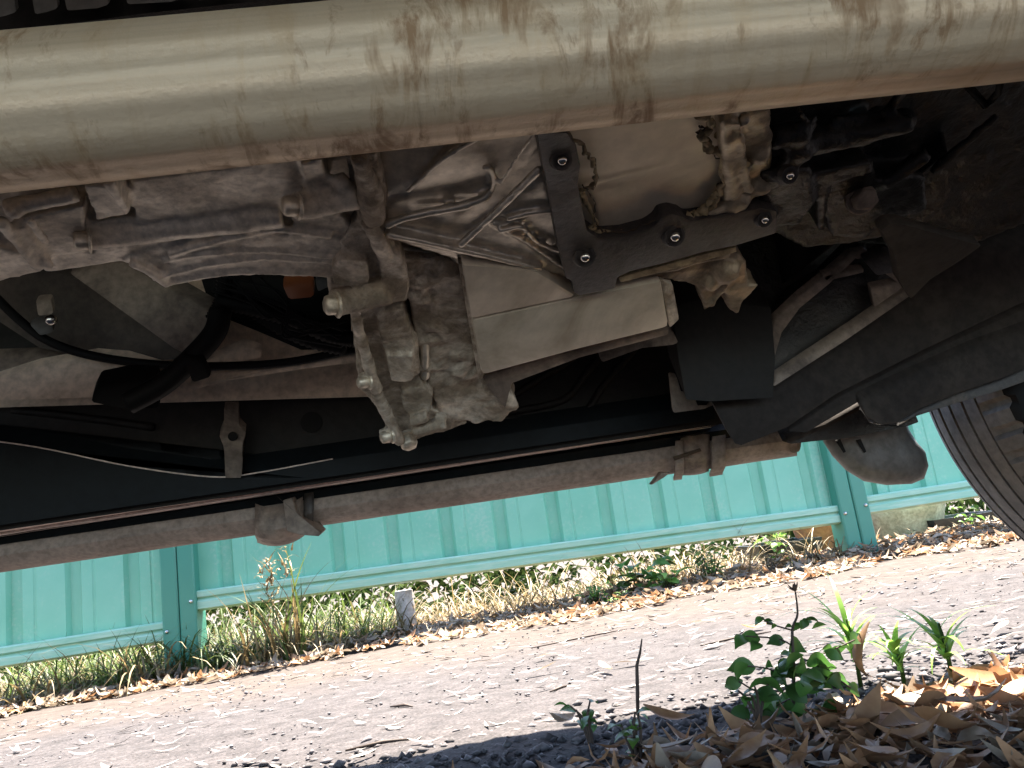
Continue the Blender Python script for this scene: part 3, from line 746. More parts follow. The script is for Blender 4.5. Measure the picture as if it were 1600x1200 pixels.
# --- gearbox casing (cast, fused shapes)
def fused(name, build, mt, vox=.0014, smooth=1, parent=None, disp=.0012):
    bm = bmesh.new(); build(bm)
    bmesh.ops.triangulate(bm, faces=[f for f in bm.faces if len(f.verts) > 4])
    o = from_bm(name, bm, mt, None, False)
    r = o.modifiers.new('r', 'REMESH'); r.mode = 'VOXEL'; r.voxel_size = vox; r.use_smooth_shade = True
    s = o.modifiers.new('m', 'SMOOTH'); s.iterations = smooth; s.factor = .5
    tx = bpy.data.textures.new(name+'_relief', 'CLOUDS'); tx.noise_scale = .018; tx.noise_depth = 3
    d = o.modifiers.new('d', 'DISPLACE'); d.texture = tx; d.strength = disp*2; d.texture_coords = 'LOCAL'; d.mid_level = .5
    return cp(o)
def slab(bm, pts, dy, th=.05):
    add_prism(bm, [PD(p[0], p[1], dy+(p[2] if len(p) > 2 else 0)) for p in pts], UPX*th)
def tb(bm, a, b, dy, rpx, r2=None, dy2=None, seg=16):
    A = PD(a[0], a[1], dy); B = PD(b[0], b[1], dy if dy2 is None else dy2)
    n = 6; pts = [A.lerp(B, i/n) for i in range(n+1)]
    r1 = rpx/FPX*A.y; r2_ = (rpx if r2 is None else r2)/FPX*B.y
    add_tube(bm, pts, [r1+(r2_-r1)*i/n for i in range(n+1)], seg)
def arc(bm, pts, dy, rpx):
    path = spline([PD(p[0], p[1], dy) for p in pts], 6); add_tube(bm, path, rpx/FPX*path[0].y, 10)
def lump(bm, px, py, dy, rpx, sc=(1, 1, 1), rough=.25):
    c = PD(px, py, dy); add_lump(bm, c, rpx/FPX*c.y, sc, 3, rough)

def bell(bm):
    slab(bm, [(-40, 300), (180, 270), (330, 255), (560, 220), (612, 300), (612, 360), (590, 425), (520, 430), (440, 426), (355, 424), (262, 436), (230, 424), (190, 408), (120, 405), (60, 420), (-40, 420)], .004, .05)
    # raised long barrel and its end cap
    tb(bm, (122, 372), (440, 332), -.006, 21, 26); slab(bm, [(130, 350), (420, 312), (440, 350), (300, 384), (150, 398)], -.004, .03)
    slab(bm, [(60, 385), (150, 395), (260, 392), (270, 425), (190, 410), (70, 425)], -.004, .03)
    # upper plate area above barrel
    slab(bm, [(205, 280), (470, 245), (470, 318), (400, 335), (212, 354)], -.008, .03)
    # rib post left of it
    slab(bm, [(130, 290), (160, 288), (196, 338), (150, 345)], -.014, .03); slab(bm, [(160, 288), (176, 286), (204, 334), (194, 340)], -.020, .03)
    # left box and rods
    slab(bm, [(20, 345), (130, 322), (132, 395), (70, 402), (30, 372)], -.008, .03)
    tb(bm, (10, 325), (120, 303), -.006, 14); tb(bm, (0, 345), (60, 418), -.014, 9); tb(bm, (30, 350), (75, 410), -.01, 7)
    tb(bm, (48, 345), (72, 378), -.018, 6)
    slab(bm, [(-40, 380), (40, 395), (60, 425), (-40, 450)], 0, .04)
    lump(bm, 75, 413, -.016, 9); lump(bm, 22, 330, -.012, 12)
    # lower lobe with sweeping fins
    slab(bm, [(190, 408), (260, 380), (420, 350), (560, 350), (580, 420), (520, 432), (440, 428), (350, 428), (300, 434), (262, 447), (240, 440), (222, 424)], -.006, .05)
    arc(bm, [(262, 398), (340, 374), (430, 358), (520, 366)], -.010, 8)
    slab(bm, [(262, 398), (340, 378), (430, 366), (540, 372), (560, 422), (520, 430), (440, 426), (350, 427), (264, 444)], -.010, .03)
    arc(bm, [(250, 412), (330, 396), (430, 394), (530, 404)], -.012, 3.5)
    arc(bm, [(258, 432), (340, 412), (440, 405), (530, 412)], -.012, 3)
    arc(bm, [(262, 442), (350, 426), (440, 424), (525, 430)], -.010, 6)
    arc(bm, [(205, 410), (235, 425), (262, 445)], -.012, 8)
    # bolt tube
    tb(bm, (462, 323), (560, 303), -.018, 23, 26); tb(bm, (452, 325), (470, 321), -.018, 19)
    lump(bm, 545, 300, -.015, 22); lump(bm, 532, 285, -.014, 18)
    slab(bm, [(470, 255), (505, 250), (515, 290), (480, 296)], -.012, .03)
    slab(bm, [(455, 340), (530, 330), (560, 372), (520, 385), (470, 370)], -.008, .03)
bell_o = fused('bell_housing', bell, M_cast)
hexbolt(446, 322, -.030, 18, (-1, -.45, -.1), M_bolt, bell_o, .007)
hexbolt(120, 376, -.016, 16, (-1, -.45, -.1), M_bolt, bell_o, .006)

def flange(bm):
    # the joint line running down with bolt bosses
    slab(bm, [(535, 235), (590, 240), (606, 300), (600, 350), (628, 400), (620, 470), (566, 500), (556, 440), (530, 380), (560, 340), (548, 290)], -.012, .04)
    tb(bm, (560, 245), (578, 300), -.022, 14, 20); tb(bm, (578, 300), (584, 340), -.024, 24, 20)
    slab(bm, [(560, 290), (596, 296), (604, 330), (584, 346), (560, 330)], -.030, .02); lump(bm, 566, 262, -.020, 12)
    tb(bm, (575, 345), (604, 400), -.02, 13, 15)
    # big boss
    tb(bm, (520, 474), (605, 452), -.024, 22, 24); slab(bm, [(518, 420), (532, 408), (572, 412), (578, 440), (560, 452), (522, 446)], -.026, .02); slab(bm, [(592, 402), (628, 404), (638, 436), (632, 470), (602, 474), (596, 440)], -.026, .02)
    slab(bm, [(510, 432), (540, 408), (625, 400), (640, 440), (636, 470), (560, 486), (515, 480)], -.010, .04)
    # lower neck
    slab(bm, [(545, 484), (620, 476), (650, 520), (656, 590), (676, 640), (710, 655), (704, 672), (650, 686), (612, 690), (590, 640), (562, 606), (556, 560)], -.004, .05)
    tb(bm, (556, 500), (588, 610), -.016, 9, 10); tb(bm, (588, 612), (625, 690), -.014, 9, 9)
    slab(bm, [(588, 492), (630, 484), (646, 530), (650, 570), (640, 596), (612, 592), (600, 550)], -.016, .03); slab(bm, [(602, 556), (646, 556), (644, 596), (612, 596)], -.022, .02)
    lump(bm, 572, 594, -.018, 14); lump(bm, 606, 678, -.014, 14); slab(bm, [(628, 612), (660, 604), (678, 618), (672, 644), (640, 652), (630, 640)], -.016, .02)
    tb(bm, (640, 660), (668, 650), -.024, 8); tb(bm, (646, 674), (696, 658), -.022, 9, 13)
    lump(bm, 688, 655, -.02, 12)
    tb(bm, (640, 520), (648, 580), -.004, 12)
    slab(bm, [(676, 640), (720, 640), (730, 662), (690, 676)], .0, .03)
flange_o = fused('gearbox_flange', flange, M_castd, .0014, 1, disp=.0016)
hexbolt(511, 477, -.034, 17, (-1, -.45, -.1), M_bolt, flange_o, .007)
hexbolt(562, 598, -.026, 10, (-1, -.5, -.1), M_bolt, flange_o, .008)
hexbolt(598, 684, -.022, 10, (-1, -.4, -.2), M_bolt, flange_o, .008)
hexbolt(640, 696, -.016, 14, (.2, -.5, -1), M_bolt, flange_o, .009)

def centre(bm):
    slab(bm, [(585, 190), (870, 190), (900, 380), (900, 440), (850, 425), (720, 408), (600, 372), (600, 300)], -.006, .05)
    # creased surfaces
    slab(bm, [(635, 298, 0), (705, 232, 0), (760, 205, .0), (840, 200, 0), (846, 225, 0), (778, 300, -.0), (735, 370, 0), (640, 368, 0)], -.008, .03)
    slab(bm, [(700, 392), (775, 330), (850, 280), (900, 400), (895, 436), (850, 424)], -.014, .03)
    slab(bm, [(600, 372), (640, 382), (850, 426), (846, 418), (740, 392), (606, 366)], -.022, .02)
    arc(bm, [(604, 366), (680, 382), (760, 400), (838, 420)], -.022, 5)
    arc(bm, [(602, 352), (640, 338), (720, 322), (762, 308)], -.018, 8)
    arc(bm, [(718, 384), (760, 345), (800, 306), (845, 262)], -.024, 7)
    arc(bm, [(636, 300), (690, 250), (750, 214)], -.016, 5)
    arc(bm, [(770, 350), (820, 376), (890, 425)], -.018, 4)
    arc(bm, [(780, 362), (815, 355), (840, 378), (885, 396)], -.022, 5)
    arc(bm, [(790, 342), (830, 332), (870, 328)], -.020, 6)
    arc(bm, [(762, 308), (772, 285), (765, 262), (752, 262)], -.016, 6)
    arc(bm, [(782, 288), (812, 240), (842, 200)], -.020, 4)
    slab(bm, [(700, 402), (735, 398), (770, 420), (720, 420)], -.004, .03)
    slab(bm, [(610, 385), (720, 402), (742, 420), (742, 560), (770, 585), (800, 640), (742, 660), (690, 650), (650, 560), (640, 470), (628, 420)], .006, .05)
    tb(bm, (664, 530), (664, 590), -.004, 8)
centre_o = fused('transmission_housing', centre, M_shiny, .0015, 1, disp=.0004)
def rough_side(bm):
    slab(bm, [(625, 402), (722, 410), (748, 570), (772, 588), (812, 640), (745, 664), (690, 652), (655, 570), (640, 470)], -.004, .03)
    for i in range(46):
        t = random.random(); px = 645+85*random.random()+t*12; py = 410+170*t
        lump(bm, px, py, .0, random.uniform(9, 22), (1, .6, 1), .5)
    for i in range(20): lump(bm, random.uniform(690, 790), random.uniform(585, 650), .004, random.uniform(10, 22), (1, .6, .8), .5)
rough_o = fused('crusted_side_casing', rough_side, M_castd, .0021, 2, disp=.003)

# --- smooth block (two faces with a joint)
panel('sump_upper_cover', [(722, 414), (838, 424), (900, 462), (892, 466), (736, 499)], -.026, .04, M_block, .0025)
panel('sump_block', [(736.5, 501), (893, 467.5), (1034, 440), (1046, 512), (900, 548), (753, 588)], -.026, .05, M_block, .004)
panel('sump_end_face', [(1030, 436), (1052, 446), (1062, 500), (1047, 514)], -.02, .04, M_castd, .002)
panel('dark_recess_edge', [(716, 412), (727, 414), (758, 588), (748, 596), (735, 520)], -.016, .03, M_castd, .002)
panel('sump_lower_lip', [(752, 588), (900, 548), (1046, 514), (1044, 524), (905, 560), (800, 600), (790, 640), (762, 606)], -.010, .03, M_brownm, .002)

# --- cast oil pan with swage and squeezed sealant
def pan(bm):
    slab(bm, [(858, 190), (1150, 165), (1155, 320), (1110, 350), (1060, 360), (925, 378), (905, 330)], -.012, .04)
    arc(bm, [(905, 287), (990, 266), (1070, 245), (1140, 229)], -.013, 7)
    slab(bm, [(925, 300), (1126, 258), (1126, 300), (1080, 340), (935, 362)], -.016, .03)
pan_o = fused('oil_pan', pan, M_plate, .0016, 3, disp=.0003)
bm = bmesh.new()
def bead(bm, pts, dy, r0):
    path = spline([PD(p[0], p[1], dy) for p in pts], 7)
    path = [p + Vector((random.uniform(-1, 1), 0, random.uniform(-1, 1)))*.0012 for p in path]
    add_tube(bm, path, [r0/FPX*p.y*random.uniform(.5, 1.5) for p in path], 7)
bead(bm, [(898, 215), (916, 240), (928, 262), (930, 290), (906, 296), (918, 318), (930, 345), (924, 352), (942, 364), (980, 362), (1020, 352), (1036, 340)], -.025, 4)
bead(bm, [(1090, 180), (1112, 190), (1108, 205), (1096, 210), (1104, 222), (1110, 236), (1128, 240), (1126, 300), (1104, 326), (1080, 336)], -.025, 6)
bead(bm, [(1122, 212), (1136, 224), (1140, 250), (1132, 262)], -.020, 5)
bead(bm, [(1074, 338), (1092, 334), (1110, 312), (1126, 300)], -.026, 6)
sub(from_bm('sealant_bead', bm, M_seal, None, True), pan_o)
def crack(pts, dy, r0=1.1):
    path = []; bm = bmesh.new()
    for i in range(len(pts)-1):
        for k in range(5):
            t = k/5; path.append(PD(pts[i][0]+(pts[i+1][0]-pts[i][0])*t+random.uniform(-2, 2), pts[i][1]+(pts[i+1][1]-pts[i][1])*t+random.uniform(-2, 2), dy))
    add_tube(bm, path, [r0/FPX*p.y*random.uniform(.5, 1.8) for p in path], 5)
    sub(from_bm('sealant_crack', bm, M_crack, None, True), pan_o)
crack([(912, 290), (922, 305), (932, 320), (928, 335), (932, 350), (944, 362)], -.029); crack([(944, 362), (975, 364), (1000, 352), (1030, 342), (1046, 332)], -.029)
crack([(930, 295), (931, 248), (920, 246)], -.0195, .8); crack([(915, 232), (900, 217)], -.0195, .8)
crack([(1090, 196), (1100, 200), (1088, 208), (1100, 214), (1104, 226), (1112, 232), (1118, 246), (1130, 246), (1136, 238)], -.024, 1.4)
crack([(1136, 250), (1132, 275), (1124, 290)], -.0215, 1)

# wall right of the pan
def wall(bm):
    slab(bm, [(1118, 160), (1205, 155), (1206, 250), (1200, 300), (1190, 330), (1150, 345), (1090, 346), (1124, 305), (1132, 262)], -.018, .04)
    tb(bm, (1135, 180), (1142, 300), -.022, 14, 18); tb(bm, (1160, 320), (1100, 335), -.026, 14, 8); lump(bm, 1150, 312, -.022, 24)
    tb(bm, (1155, 190), (1172, 300), -.028, 6); lump(bm, 1186, 290, -.02, 18); lump(bm, 1185, 240, -.02, 20)
wall_o = fused('oil_pan_flange', wall, dirty('brown_casting', (.42, .34, .235), (.17, .13, .09), .4, .4, 22, 180, .4, .62, .6), .0019, 3, disp=.0025)
hexbolt(1163, 187, -.022, 12, (0, -1, -.6), M_bolt, wall_o, .008)

# --- black L bracket
BRK = 0
br_pts = [(838, 208), (858, 206), (888, 208), (902, 232), (908, 262), (904, 290), (912, 330), (918, 360), (936, 373), (975, 370), (1012, 360), (1027, 350), (1034, 338), (1050, 334), (1066, 338), (1076, 345), (1100, 342), (1190, 325), (1215, 330), (1215, 365), (1150, 385), (1100, 395), (1040, 412), (985, 425), (966, 434), (962, 452), (905, 463), (896, 458), (894, 440), (884, 436), (872, 385), (858, 310), (846, 250)]
brk = panel('engine_bracket', br_pts, -.034, .014, M_brkt, .0025)
def pocket_bolt(px, py, rpx, par):
    c = PD(px, py, -.036); r = rpx/FPX*c.y; bm = bmesh.new(); ax = Vector((0, -.8, -.6)).normalized()
    add_tube(bm, [c-ax*.002, c+ax*.0018, c+ax*.0018, c-ax*.0005], [r*1.75, r*1.5, r*1.15, r*1.05], 20)
    sub(auto(from_bm('washer', bm, M_brkt)), par)
    bm = bmesh.new(); add_lump(bm, c+ax*.0015, r*.8, (1, 1, 1), 2); sub(from_bm('bolt', bm, M_boltd, None, True), par)
for p_ in ((877, 249, 12), (913, 400, 12), (1053, 368, 12), (1193, 342, 9), (1232, 273, 10)): pocket_bolt(*p_, brk)
panel('bracket_back_edge', [(966, 434), (1040, 414), (1100, 397), (1150, 386), (1152, 394), (1040, 424), (970, 442)], -.026, .010, M_seal, .001)

# --- brown casting right of centre
def casting(bm):
    slab(bm, [(985, 432), (1060, 410), (1128, 392), (1152, 396), (1166, 412), (1170, 450), (1150, 455), (1100, 452), (1040, 436)], -.016, .03)
    tb(bm, (1000, 430), (1140, 396), -.022, 5, 8); lump(bm, 1135, 420, -.018, 24); lump(bm, 1112, 440, -.018, 16)
    slab(bm, [(1090, 452), (1125, 448), (1120, 470), (1102, 484)], -.018, .02); slab(bm, [(1130, 450), (1186, 446), (1160, 470), (1152, 490), (1138, 484)], -.018, .02)
    tb(bm, (1112, 478), (1140, 440), -.02, 4); slab(bm, [(1100, 420), (1150, 440), (1140, 460), (1110, 450)], -.016, .02)
cast_o = fused('mount_casting', casting, dirty('tan_casting', (.34, .26, .175), (.14, .10, .065), .45, .35, 24, 180, .42, .62, .6), .0017, 2, disp=.002)

# --- right hand dark engine parts
def engine(bm):
    slab(bm, [(1195, 130), (1650, 60), (1650, 330), (1530, 380), (1410, 350), (1380, 372), (1330, 380), (1260, 390), (1205, 360)], .03, .05)
    tb(bm, (1205, 215), (1262, 205), -.012, 24, 22); tb(bm, (1262, 222), (1355, 205), -.008, 26, 24); tb(bm, (1340, 212), (1425, 190), -.012, 16, 20)
    tb(bm, (1300, 185), (1390, 178), .0, 8); tb(bm, (1380, 185), (1425, 120), .0, 10); tb(bm, (1225, 240), (1260, 238), -.018, 20)
    slab(bm, [(1285, 276), (1366, 254), (1372, 280), (1447, 275), (1447, 332), (1382, 344), (1352, 376), (1300, 370), (1287, 330)], .0, .03)
    slab(bm, [(1276, 272), (1362, 252), (1366, 272), (1300, 288), (1290, 360), (1280, 360)], -.014, .03)
    slab(bm, [(1190, 270), (1270, 262), (1274, 320), (1250, 352), (1200, 360), (1186, 330)], -.022, .03); lump(bm, 1230, 270, -.026, 22); lump(bm, 1195, 340, -.024, 20)
    tb(bm, (1380, 290), (1450, 240), .0, 12); tb(bm, (1455, 270), (1560, 180), .01, 9); tb(bm, (1250, 170), (1262, 215), -.01, 6); tb(bm, (1272, 165), (1275, 200), -.01, 5)
    for i in range(9): lump(bm, random.uniform(1220, 1480), random.uniform(170, 260), random.uniform(.0, .03), random.uniform(8, 26), (1, .7, 1), .5)
eng_o = fused('engine_block', engine, M_engine, .0024, 2, disp=.002)
hexbolt(1355, 312, -.016, 21, (-.2, -1, -.5), M_brownm, eng_o, .012)
panel('engine_bracket_plate', [(1376, 362), (1392, 350), (1412, 350), (1537, 384), (1500, 410), (1455, 438), (1424, 470), (1405, 440), (1398, 400)], -.04, .012, M_arm, .003)
bm = bmesh.new(); add_tube(bm, [PD(1500, 120, .0), PD(1540, 165, .0), PD(1560, 145, -.01), PD(1570, 100, 0)], .002, 6); cp(from_bm('wiring', bm, M_rubber, None, True))

panel('engine_extension', [(1150, 372), (1300, 372), (1420, 380), (1420, 462), (1212, 590), (1185, 520), (1160, 480), (1046, 470), (1060, 440)], 0, .05, M_engine, .004, Y=.665)  # engine slab added to cover the sky-lit floor behind
# black box standing in for murky shadow, and a flange under it
panel('shadow_block', [(1050, 480), (1100, 466), (1205, 480), (1212, 560), (1208, 622), (1110, 628), (1072, 625), (1060, 560)], 0, .05, M_black, .012, Y=.60)
panel('battery_tray_bracket', [(1046, 588), (1058, 590), (1066, 618), (1110, 622), (1120, 632), (1100, 640), (1052, 646)], 0, .006, M_brownm, .0015, Y=.64)
panel('bracket_slot_shade', [(1088, 628), (1108, 627), (1104, 633), (1090, 634)], 0, .002, M_rubber, .0004, Y=.638)  # black plate stands in for the dark inside the slot
panel('pressed_bracket', [(935, 552), (1000, 528), (1040, 512), (1060, 530), (1080, 528), (1052, 540), (1004, 545), (940, 568)], 0, .01, M_brownm, .002, Y=.60)

M_darkb = dirty('dark_brown_cover', (.075, .055, .042), (.03, .024, .02), .6, .1, 9, 160, .4, .65, .4)
# left floor pieces above the subframe
panel('transmission_tunnel', [(-40, 380), (260, 380), (600, 380), (640, 620), (-40, 640)], 0, .02, M_floor, .003, Y=.70)
panel('dark_cover', [(-40, 405), (130, 430), (250, 500), (335, 560), (230, 566), (120, 558), (60, 545), (-40, 480)], 0, .02, M_darkb, .004, Y=.64)
panel('cross_member', [(108, 428), (190, 408), (350, 500), (330, 520), (300, 560), (270, 545)], 0, .02, M_brownm, .004, Y=.60)
panel('floor_strip', [(-40, 604), (60, 572), (150, 556), (200, 560), (262, 578), (330, 590), (245, 600), (150, 622), (-40, 628)], 0, .01, M_floor, .002, Y=.625)
panel('floor_strip', [(322, 566), (380, 540), (410, 550), (408, 560), (330, 572)], 0, .01, M_floor, .002, Y=.62)
panel('floor_strip', [(296, 604), (440, 572), (560, 550), (566, 566), (470, 578), (340, 598), (300, 612)], 0, .01, M_floor, .002, Y=.62)
panel('hose_mounting', [(150, 606), (200, 596), (245, 598), (250, 640), (190, 640), (140, 630)], 0, .02, M_rubber, .005, Y=.60)
panel('splash_cover', [(-40, 480), (20, 500), (110, 545), (230, 575), (170, 588), (-40, 600)], 0, .015, M_black, .004, Y=.66)
panel('heat_mat', [(-40, 560), (60, 556), (140, 568), (150, 590), (120, 612), (-40, 625)], 0, .012, M_brownm, .003, Y=.65)
panel('black_wiring_box', [(310, 432), (440, 428), (520, 440), (550, 490), (548, 548), (470, 550), (400, 520), (350, 500), (322, 470)], 0, .02, M_rubber, .006, Y=.62)
def cable(name, pts, Y, rpx, mt, corr=0):
    path = spline([PY(p[0], p[1], Y+(p[2] if len(p) > 2 else 0)) for p in pts], 14 if corr else 7)
    r0 = rpx/FPX*Y; bm = bmesh.new()
    add_tube(bm, path, [r0*(1+(.16 if i % 2 else -.1)*(1 if corr else 0)) for i in range(len(path))], 10)
    return cp(from_bm(name, bm, mt, None, True))
cable('brake_cable', [(-30, 440), (30, 500), (80, 535), (150, 557), (250, 570), (350, 572), (450, 566), (560, 545)], .615, 7, M_rubber)
cable('corrugated_hose', [(340, 470), (400, 482), (460, 500), (520, 525), (560, 530)], .59, 13, M_rubber, 1)
cable('corrugated_hose', [(350, 440), (380, 470), (420, 500), (480, 530), (540, 545)], .6, 12, M_rubber, 1)
cable('corrugated_hose', [(330, 500), (345, 470), (350, 430)], .59, 10, M_rubber, 1)
cable('drain_hose', [(345, 485), (335, 520), (300, 560), (255, 600), (200, 630)], .585, 18, M_rubber)
for i in range(9):
    cable('wire', [(350+random.uniform(-20, 60), 430+random.uniform(0, 25)), (400+random.uniform(-20, 60), 470+random.uniform(-15, 25)), (440+random.uniform(0, 60), 490+random.uniform(-10, 40)), (520+random.uniform(0, 30), 520+random.uniform(-20, 25))], .575, 2.0, M_rubber)
panel('wiring_clip', [(440, 447), (462, 440), (490, 440), (492, 466), (450, 470)], 0, .015, M_orange, .003, Y=.575)
panel('wiring_clip', [(492, 440), (515, 434), (520, 446), (496, 458)], 0, .01, M_grey, .002, Y=.575)
panel('cable_clamp', [(55, 470), (80, 468), (84, 492), (58, 495)], 0, .008, M_brownm, .002, Y=.60)
panel('cable_clamp', [(45, 508), (80, 500), (84, 520), (62, 526)], 0, .008, M_grey, .002, Y=.60)
bm = bmesh.new(); add_lump(bm, PY(80, 500, .59), .0045); cp(from_bm('cable_nut', bm, M_boltd, None, True))
panel('hose_clip', [(285, 555), (318, 565), (330, 590), (300, 600)], 0, .008, M_rubber, .002, Y=.575)

# --- subframe rail behind the gearbox
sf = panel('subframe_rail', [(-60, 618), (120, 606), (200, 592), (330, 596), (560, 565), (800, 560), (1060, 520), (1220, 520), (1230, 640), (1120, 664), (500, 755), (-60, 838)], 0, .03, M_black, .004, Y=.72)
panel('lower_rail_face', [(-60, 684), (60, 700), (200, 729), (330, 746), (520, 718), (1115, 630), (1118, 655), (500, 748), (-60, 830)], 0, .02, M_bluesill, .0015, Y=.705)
bm = bmesh.new(); add_tube(bm, spline([PY(a, b, .7035) for a, b in ((-60, 683), (60, 699), (200, 728), (330, 745), (400, 739), (520, 717))], 6), .0007, 6); cp(from_bm('rail_seam', bm, M_lip, None, True))
panel('seat_mount_bracket', [(350, 640), (372, 640), (374, 665), (384, 676), (376, 700), (378, 742), (376, 747), (352, 747), (350, 700), (343, 682), (350, 665)], 0, .010, M_brownm, .002, Y=.698)
bm = bmesh.new(); c = PY(364, 682, .696); add_tube(bm, [c, c+Vector((0, -.0012, 0))], .0042, 16); cp(from_bm('bracket_hole_shade', bm, M_rubber))  # black disc stands in for the shade inside the hole
bm = bmesh.new(); c = PY(487, 660, .7195); add_tube(bm, [c, c+Vector((0, -.0012, 0))], .0100, 20); cp(from_bm('drain_hole_shade', bm, M_rubber))  # darkness of the drain opening drawn as a flat black disc
for pts in ([(770, 640), (830, 600), (880, 570), (910, 545)], [(790, 645), (880, 625), (915, 585), (960, 530)], [(760, 655), (900, 648), (945, 600), (1000, 535)], [(20, 640), (150, 655), (240, 668)], [(500, 700), (620, 690), (760, 665)]):
    path = spline([PY(a, b, .717) for a, b in pts], 8); bm = bmesh.new(); add_tube(bm, path, .0035, 8); cp(from_bm('pressed_rib', bm, M_black, None, True))

# --- pinch weld lips, sill, skirt
def strip(name, L0, L1, R0, R1, Y, th, mt, bev=.0006):
    return panel(name, [L0, (L0[0]*.5+R0[0]*.5, L0[1]*.5+R0[1]*.5), R0, R1, (L1[0]*.5+R1[0]*.5, L1[1]*.5+R1[1]*.5), L1], 0, th, mt, bev, Y=Y, ext=Vector((0, 1, .05)))
strip('weld_seam', (-60, 836), (-60, 848), (1116, 666), (1116, 656), .752, .004, M_crack)
# longitudinal profiles (sill above, skirt belly below) swept between left and right
def sweep(name, prof, mt, par=None, sm=50, t0=-.35, t1=1.0, off=0, ns=24):
    off_ = off
    """prof: list of (left px/py/Y, right px/py/Y) lines"""
    bm = bmesh.new(); a = []; b = []
    cols = []
    lines = [(PY(*l), PY(*r)) for l, r in prof]
    for i in range(ns+1):
        t = t0 + (t1-t0)*i/ns; off = off_*(math.sin(math.pi*min(1, max(0, .12+.76*i/ns)))**.6 if ns > 5 else 1)
        cols.append([bm.verts.new(l.lerp(r, t) + Vector((0, -off*(1 if k < len(lines)-3 else 0), -off + .0006*noise.noise(Vector((t*20, k, 0)))))) for k, (l, r) in enumerate(lines)])
    for i in range(ns):
        for k in range(len(lines)-1): bm.faces.new((cols[i][k], cols[i+1][k], cols[i+1][k+1], cols[i][k+1]))
    o = from_bm(name, bm, mt); md = o.modifiers.new('s', 'SOLIDIFY'); md.thickness = .002; md.offset = 0
    return cp(auto(o, sm))
def same_z(y, yR, Y, dy):
    a = PY(0, y, Y).z-CAM_H; b = PY(0, y+dy, Y).z-CAM_H; return Y*a/b
ya = same_z(826.5, 0, .722, 5); yb = same_z(834, 0, .745, 5)
sweep('pinch_weld_lip', [((0, 824, .7215), (1116, 652, .7215)), ((0, 826.5, .722), (1116, 654.5, .722)), ((0, 831.5, ya), (1116, 659.5, ya))], M_lip, t1=.995)
sweep('pinch_weld_lip', [((0, 834, .745), (1116, 662, .745)), ((0, 839, yb), (1116, 667, yb))], M_lip, t1=.995)
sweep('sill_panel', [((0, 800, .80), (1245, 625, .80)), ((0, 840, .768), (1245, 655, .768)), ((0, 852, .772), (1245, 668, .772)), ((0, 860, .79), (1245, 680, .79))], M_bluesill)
SK = [((0, 846, .776), (1245, 664, .776)), ((0, 856, .769), (1245, 674, .769)), ((0, 868, .768), (1245, 686, .768)), ((0, 882, .776), (1245, 700, .776)), ((0, 890, .788), (1245, 708, .788)), ((0, 893, .802), (1245, 711, .802)), ((0, 892, .82), (1245, 708, .82)), ((0, 870, .836), (1245, 690, .836)), ((0, 800, .846), (1245, 620, .846))]
sweep('side_skirt', SK, M_dust)
panel('skirt_end_cap', [(1236, 680), (1254, 690), (1252, 706), (1236, 712)], 0, .04, M_brownm, .003, Y=.775)
# moulded jacking lobes on the skirt
def lobe(name, pts, Y, th, mt, bev=.006):
    return panel(name, pts, 0, th, mt, bev, ext=Vector((0, 1, .15)), seg=3, Y=Y)
SKB = [((0, 834, .772), (1245, 652, .772))] + SK[1:7]
def tx(px): return px/1245.0
sweep('jacking_point_cover', SKB, M_brownm, t0=tx(376), t1=tx(446), off=.014, ns=8)
sweep('jacking_clip', SKB, M_brkt, t0=tx(448), t1=tx(462), off=.003, ns=2)
lobe('clip_tab', [(442, 782), (456, 778), (466, 806), (502, 833), (498, 838), (470, 836), (448, 830)], .752, .03, M_brownm, .002)
sweep('jacking_point_cover', SKB, M_brownm, t0=tx(1046), t1=tx(1094), off=.004, ns=6)
sweep('jacking_clip', SKB, M_dust, t0=tx(1094), t1=tx(1116), off=.008, ns=3)
sweep('jacking_clip', SKB, M_dust, t0=tx(1034), t1=tx(1048), off=.007, ns=3)
lobe('clip_tab', [(1034, 738), (1048, 738), (1038, 746), (1018, 758), (1026, 748)], .755, .012, M_brownm, .001)
panel('skirt_scrape', [(1052, 716), (1095, 702), (1096, 705), (1054, 720)], 0, .002, M_crack, .0003, Y=.758)

# --- suspension arm etc.
panel('control_arm', [(1113, 636), (1206, 604), (1310, 536), (1420, 462), (1530, 385), (1640, 335), (1640, 462), (1592, 480), (1450, 548), (1308, 620), (1232, 672), (1150, 704)], 0, .05, M_arm, .006, Y=.62)
panel('control_arm_flange', [(1212, 590), (1330, 512), (1420, 450), (1424, 462), (1320, 534), (1208, 606)], 0, .008, M_brownm, .0015, Y=.605)
panel('arm_rib', [(1232, 674), (1308, 622), (1450, 551), (1640, 465), (1640, 500), (1480, 570), (1342, 628), (1260, 676)], 0, .02, M_arm, .004, Y=.635)
panel('strut_cover', [(1342, 628), (1420, 590), (1520, 545), (1650, 498), (1650, 560), (1560, 596), (1500, 616), (1440, 640), (1400, 664), (1372, 666), (1352, 652)], 0, .06, M_arm, .010, Y=.63, seg=3)
panel('strut_cover_edge', [(1400, 664), (1440, 640), (1500, 616), (1560, 596), (1650, 555), (1650, 580), (1560, 612), (1505, 628), (1430, 652)], 0, .03, M_brkt, .004, Y=.64)
panel('splash_guard', [(1222, 690), (1300, 655), (1345, 640), (1360, 662), (1400, 668), (1432, 650), (1436, 660), (1420, 666), (1330, 684), (1236, 694)], 0, .03, M_engine, .003, Y=.70)
panel('splash_guard_lip', [(1228, 686), (1290, 664), (1345, 634), (1342, 642), (1300, 664), (1236, 692)], 0, .006, M_arm, .001, Y=.69)
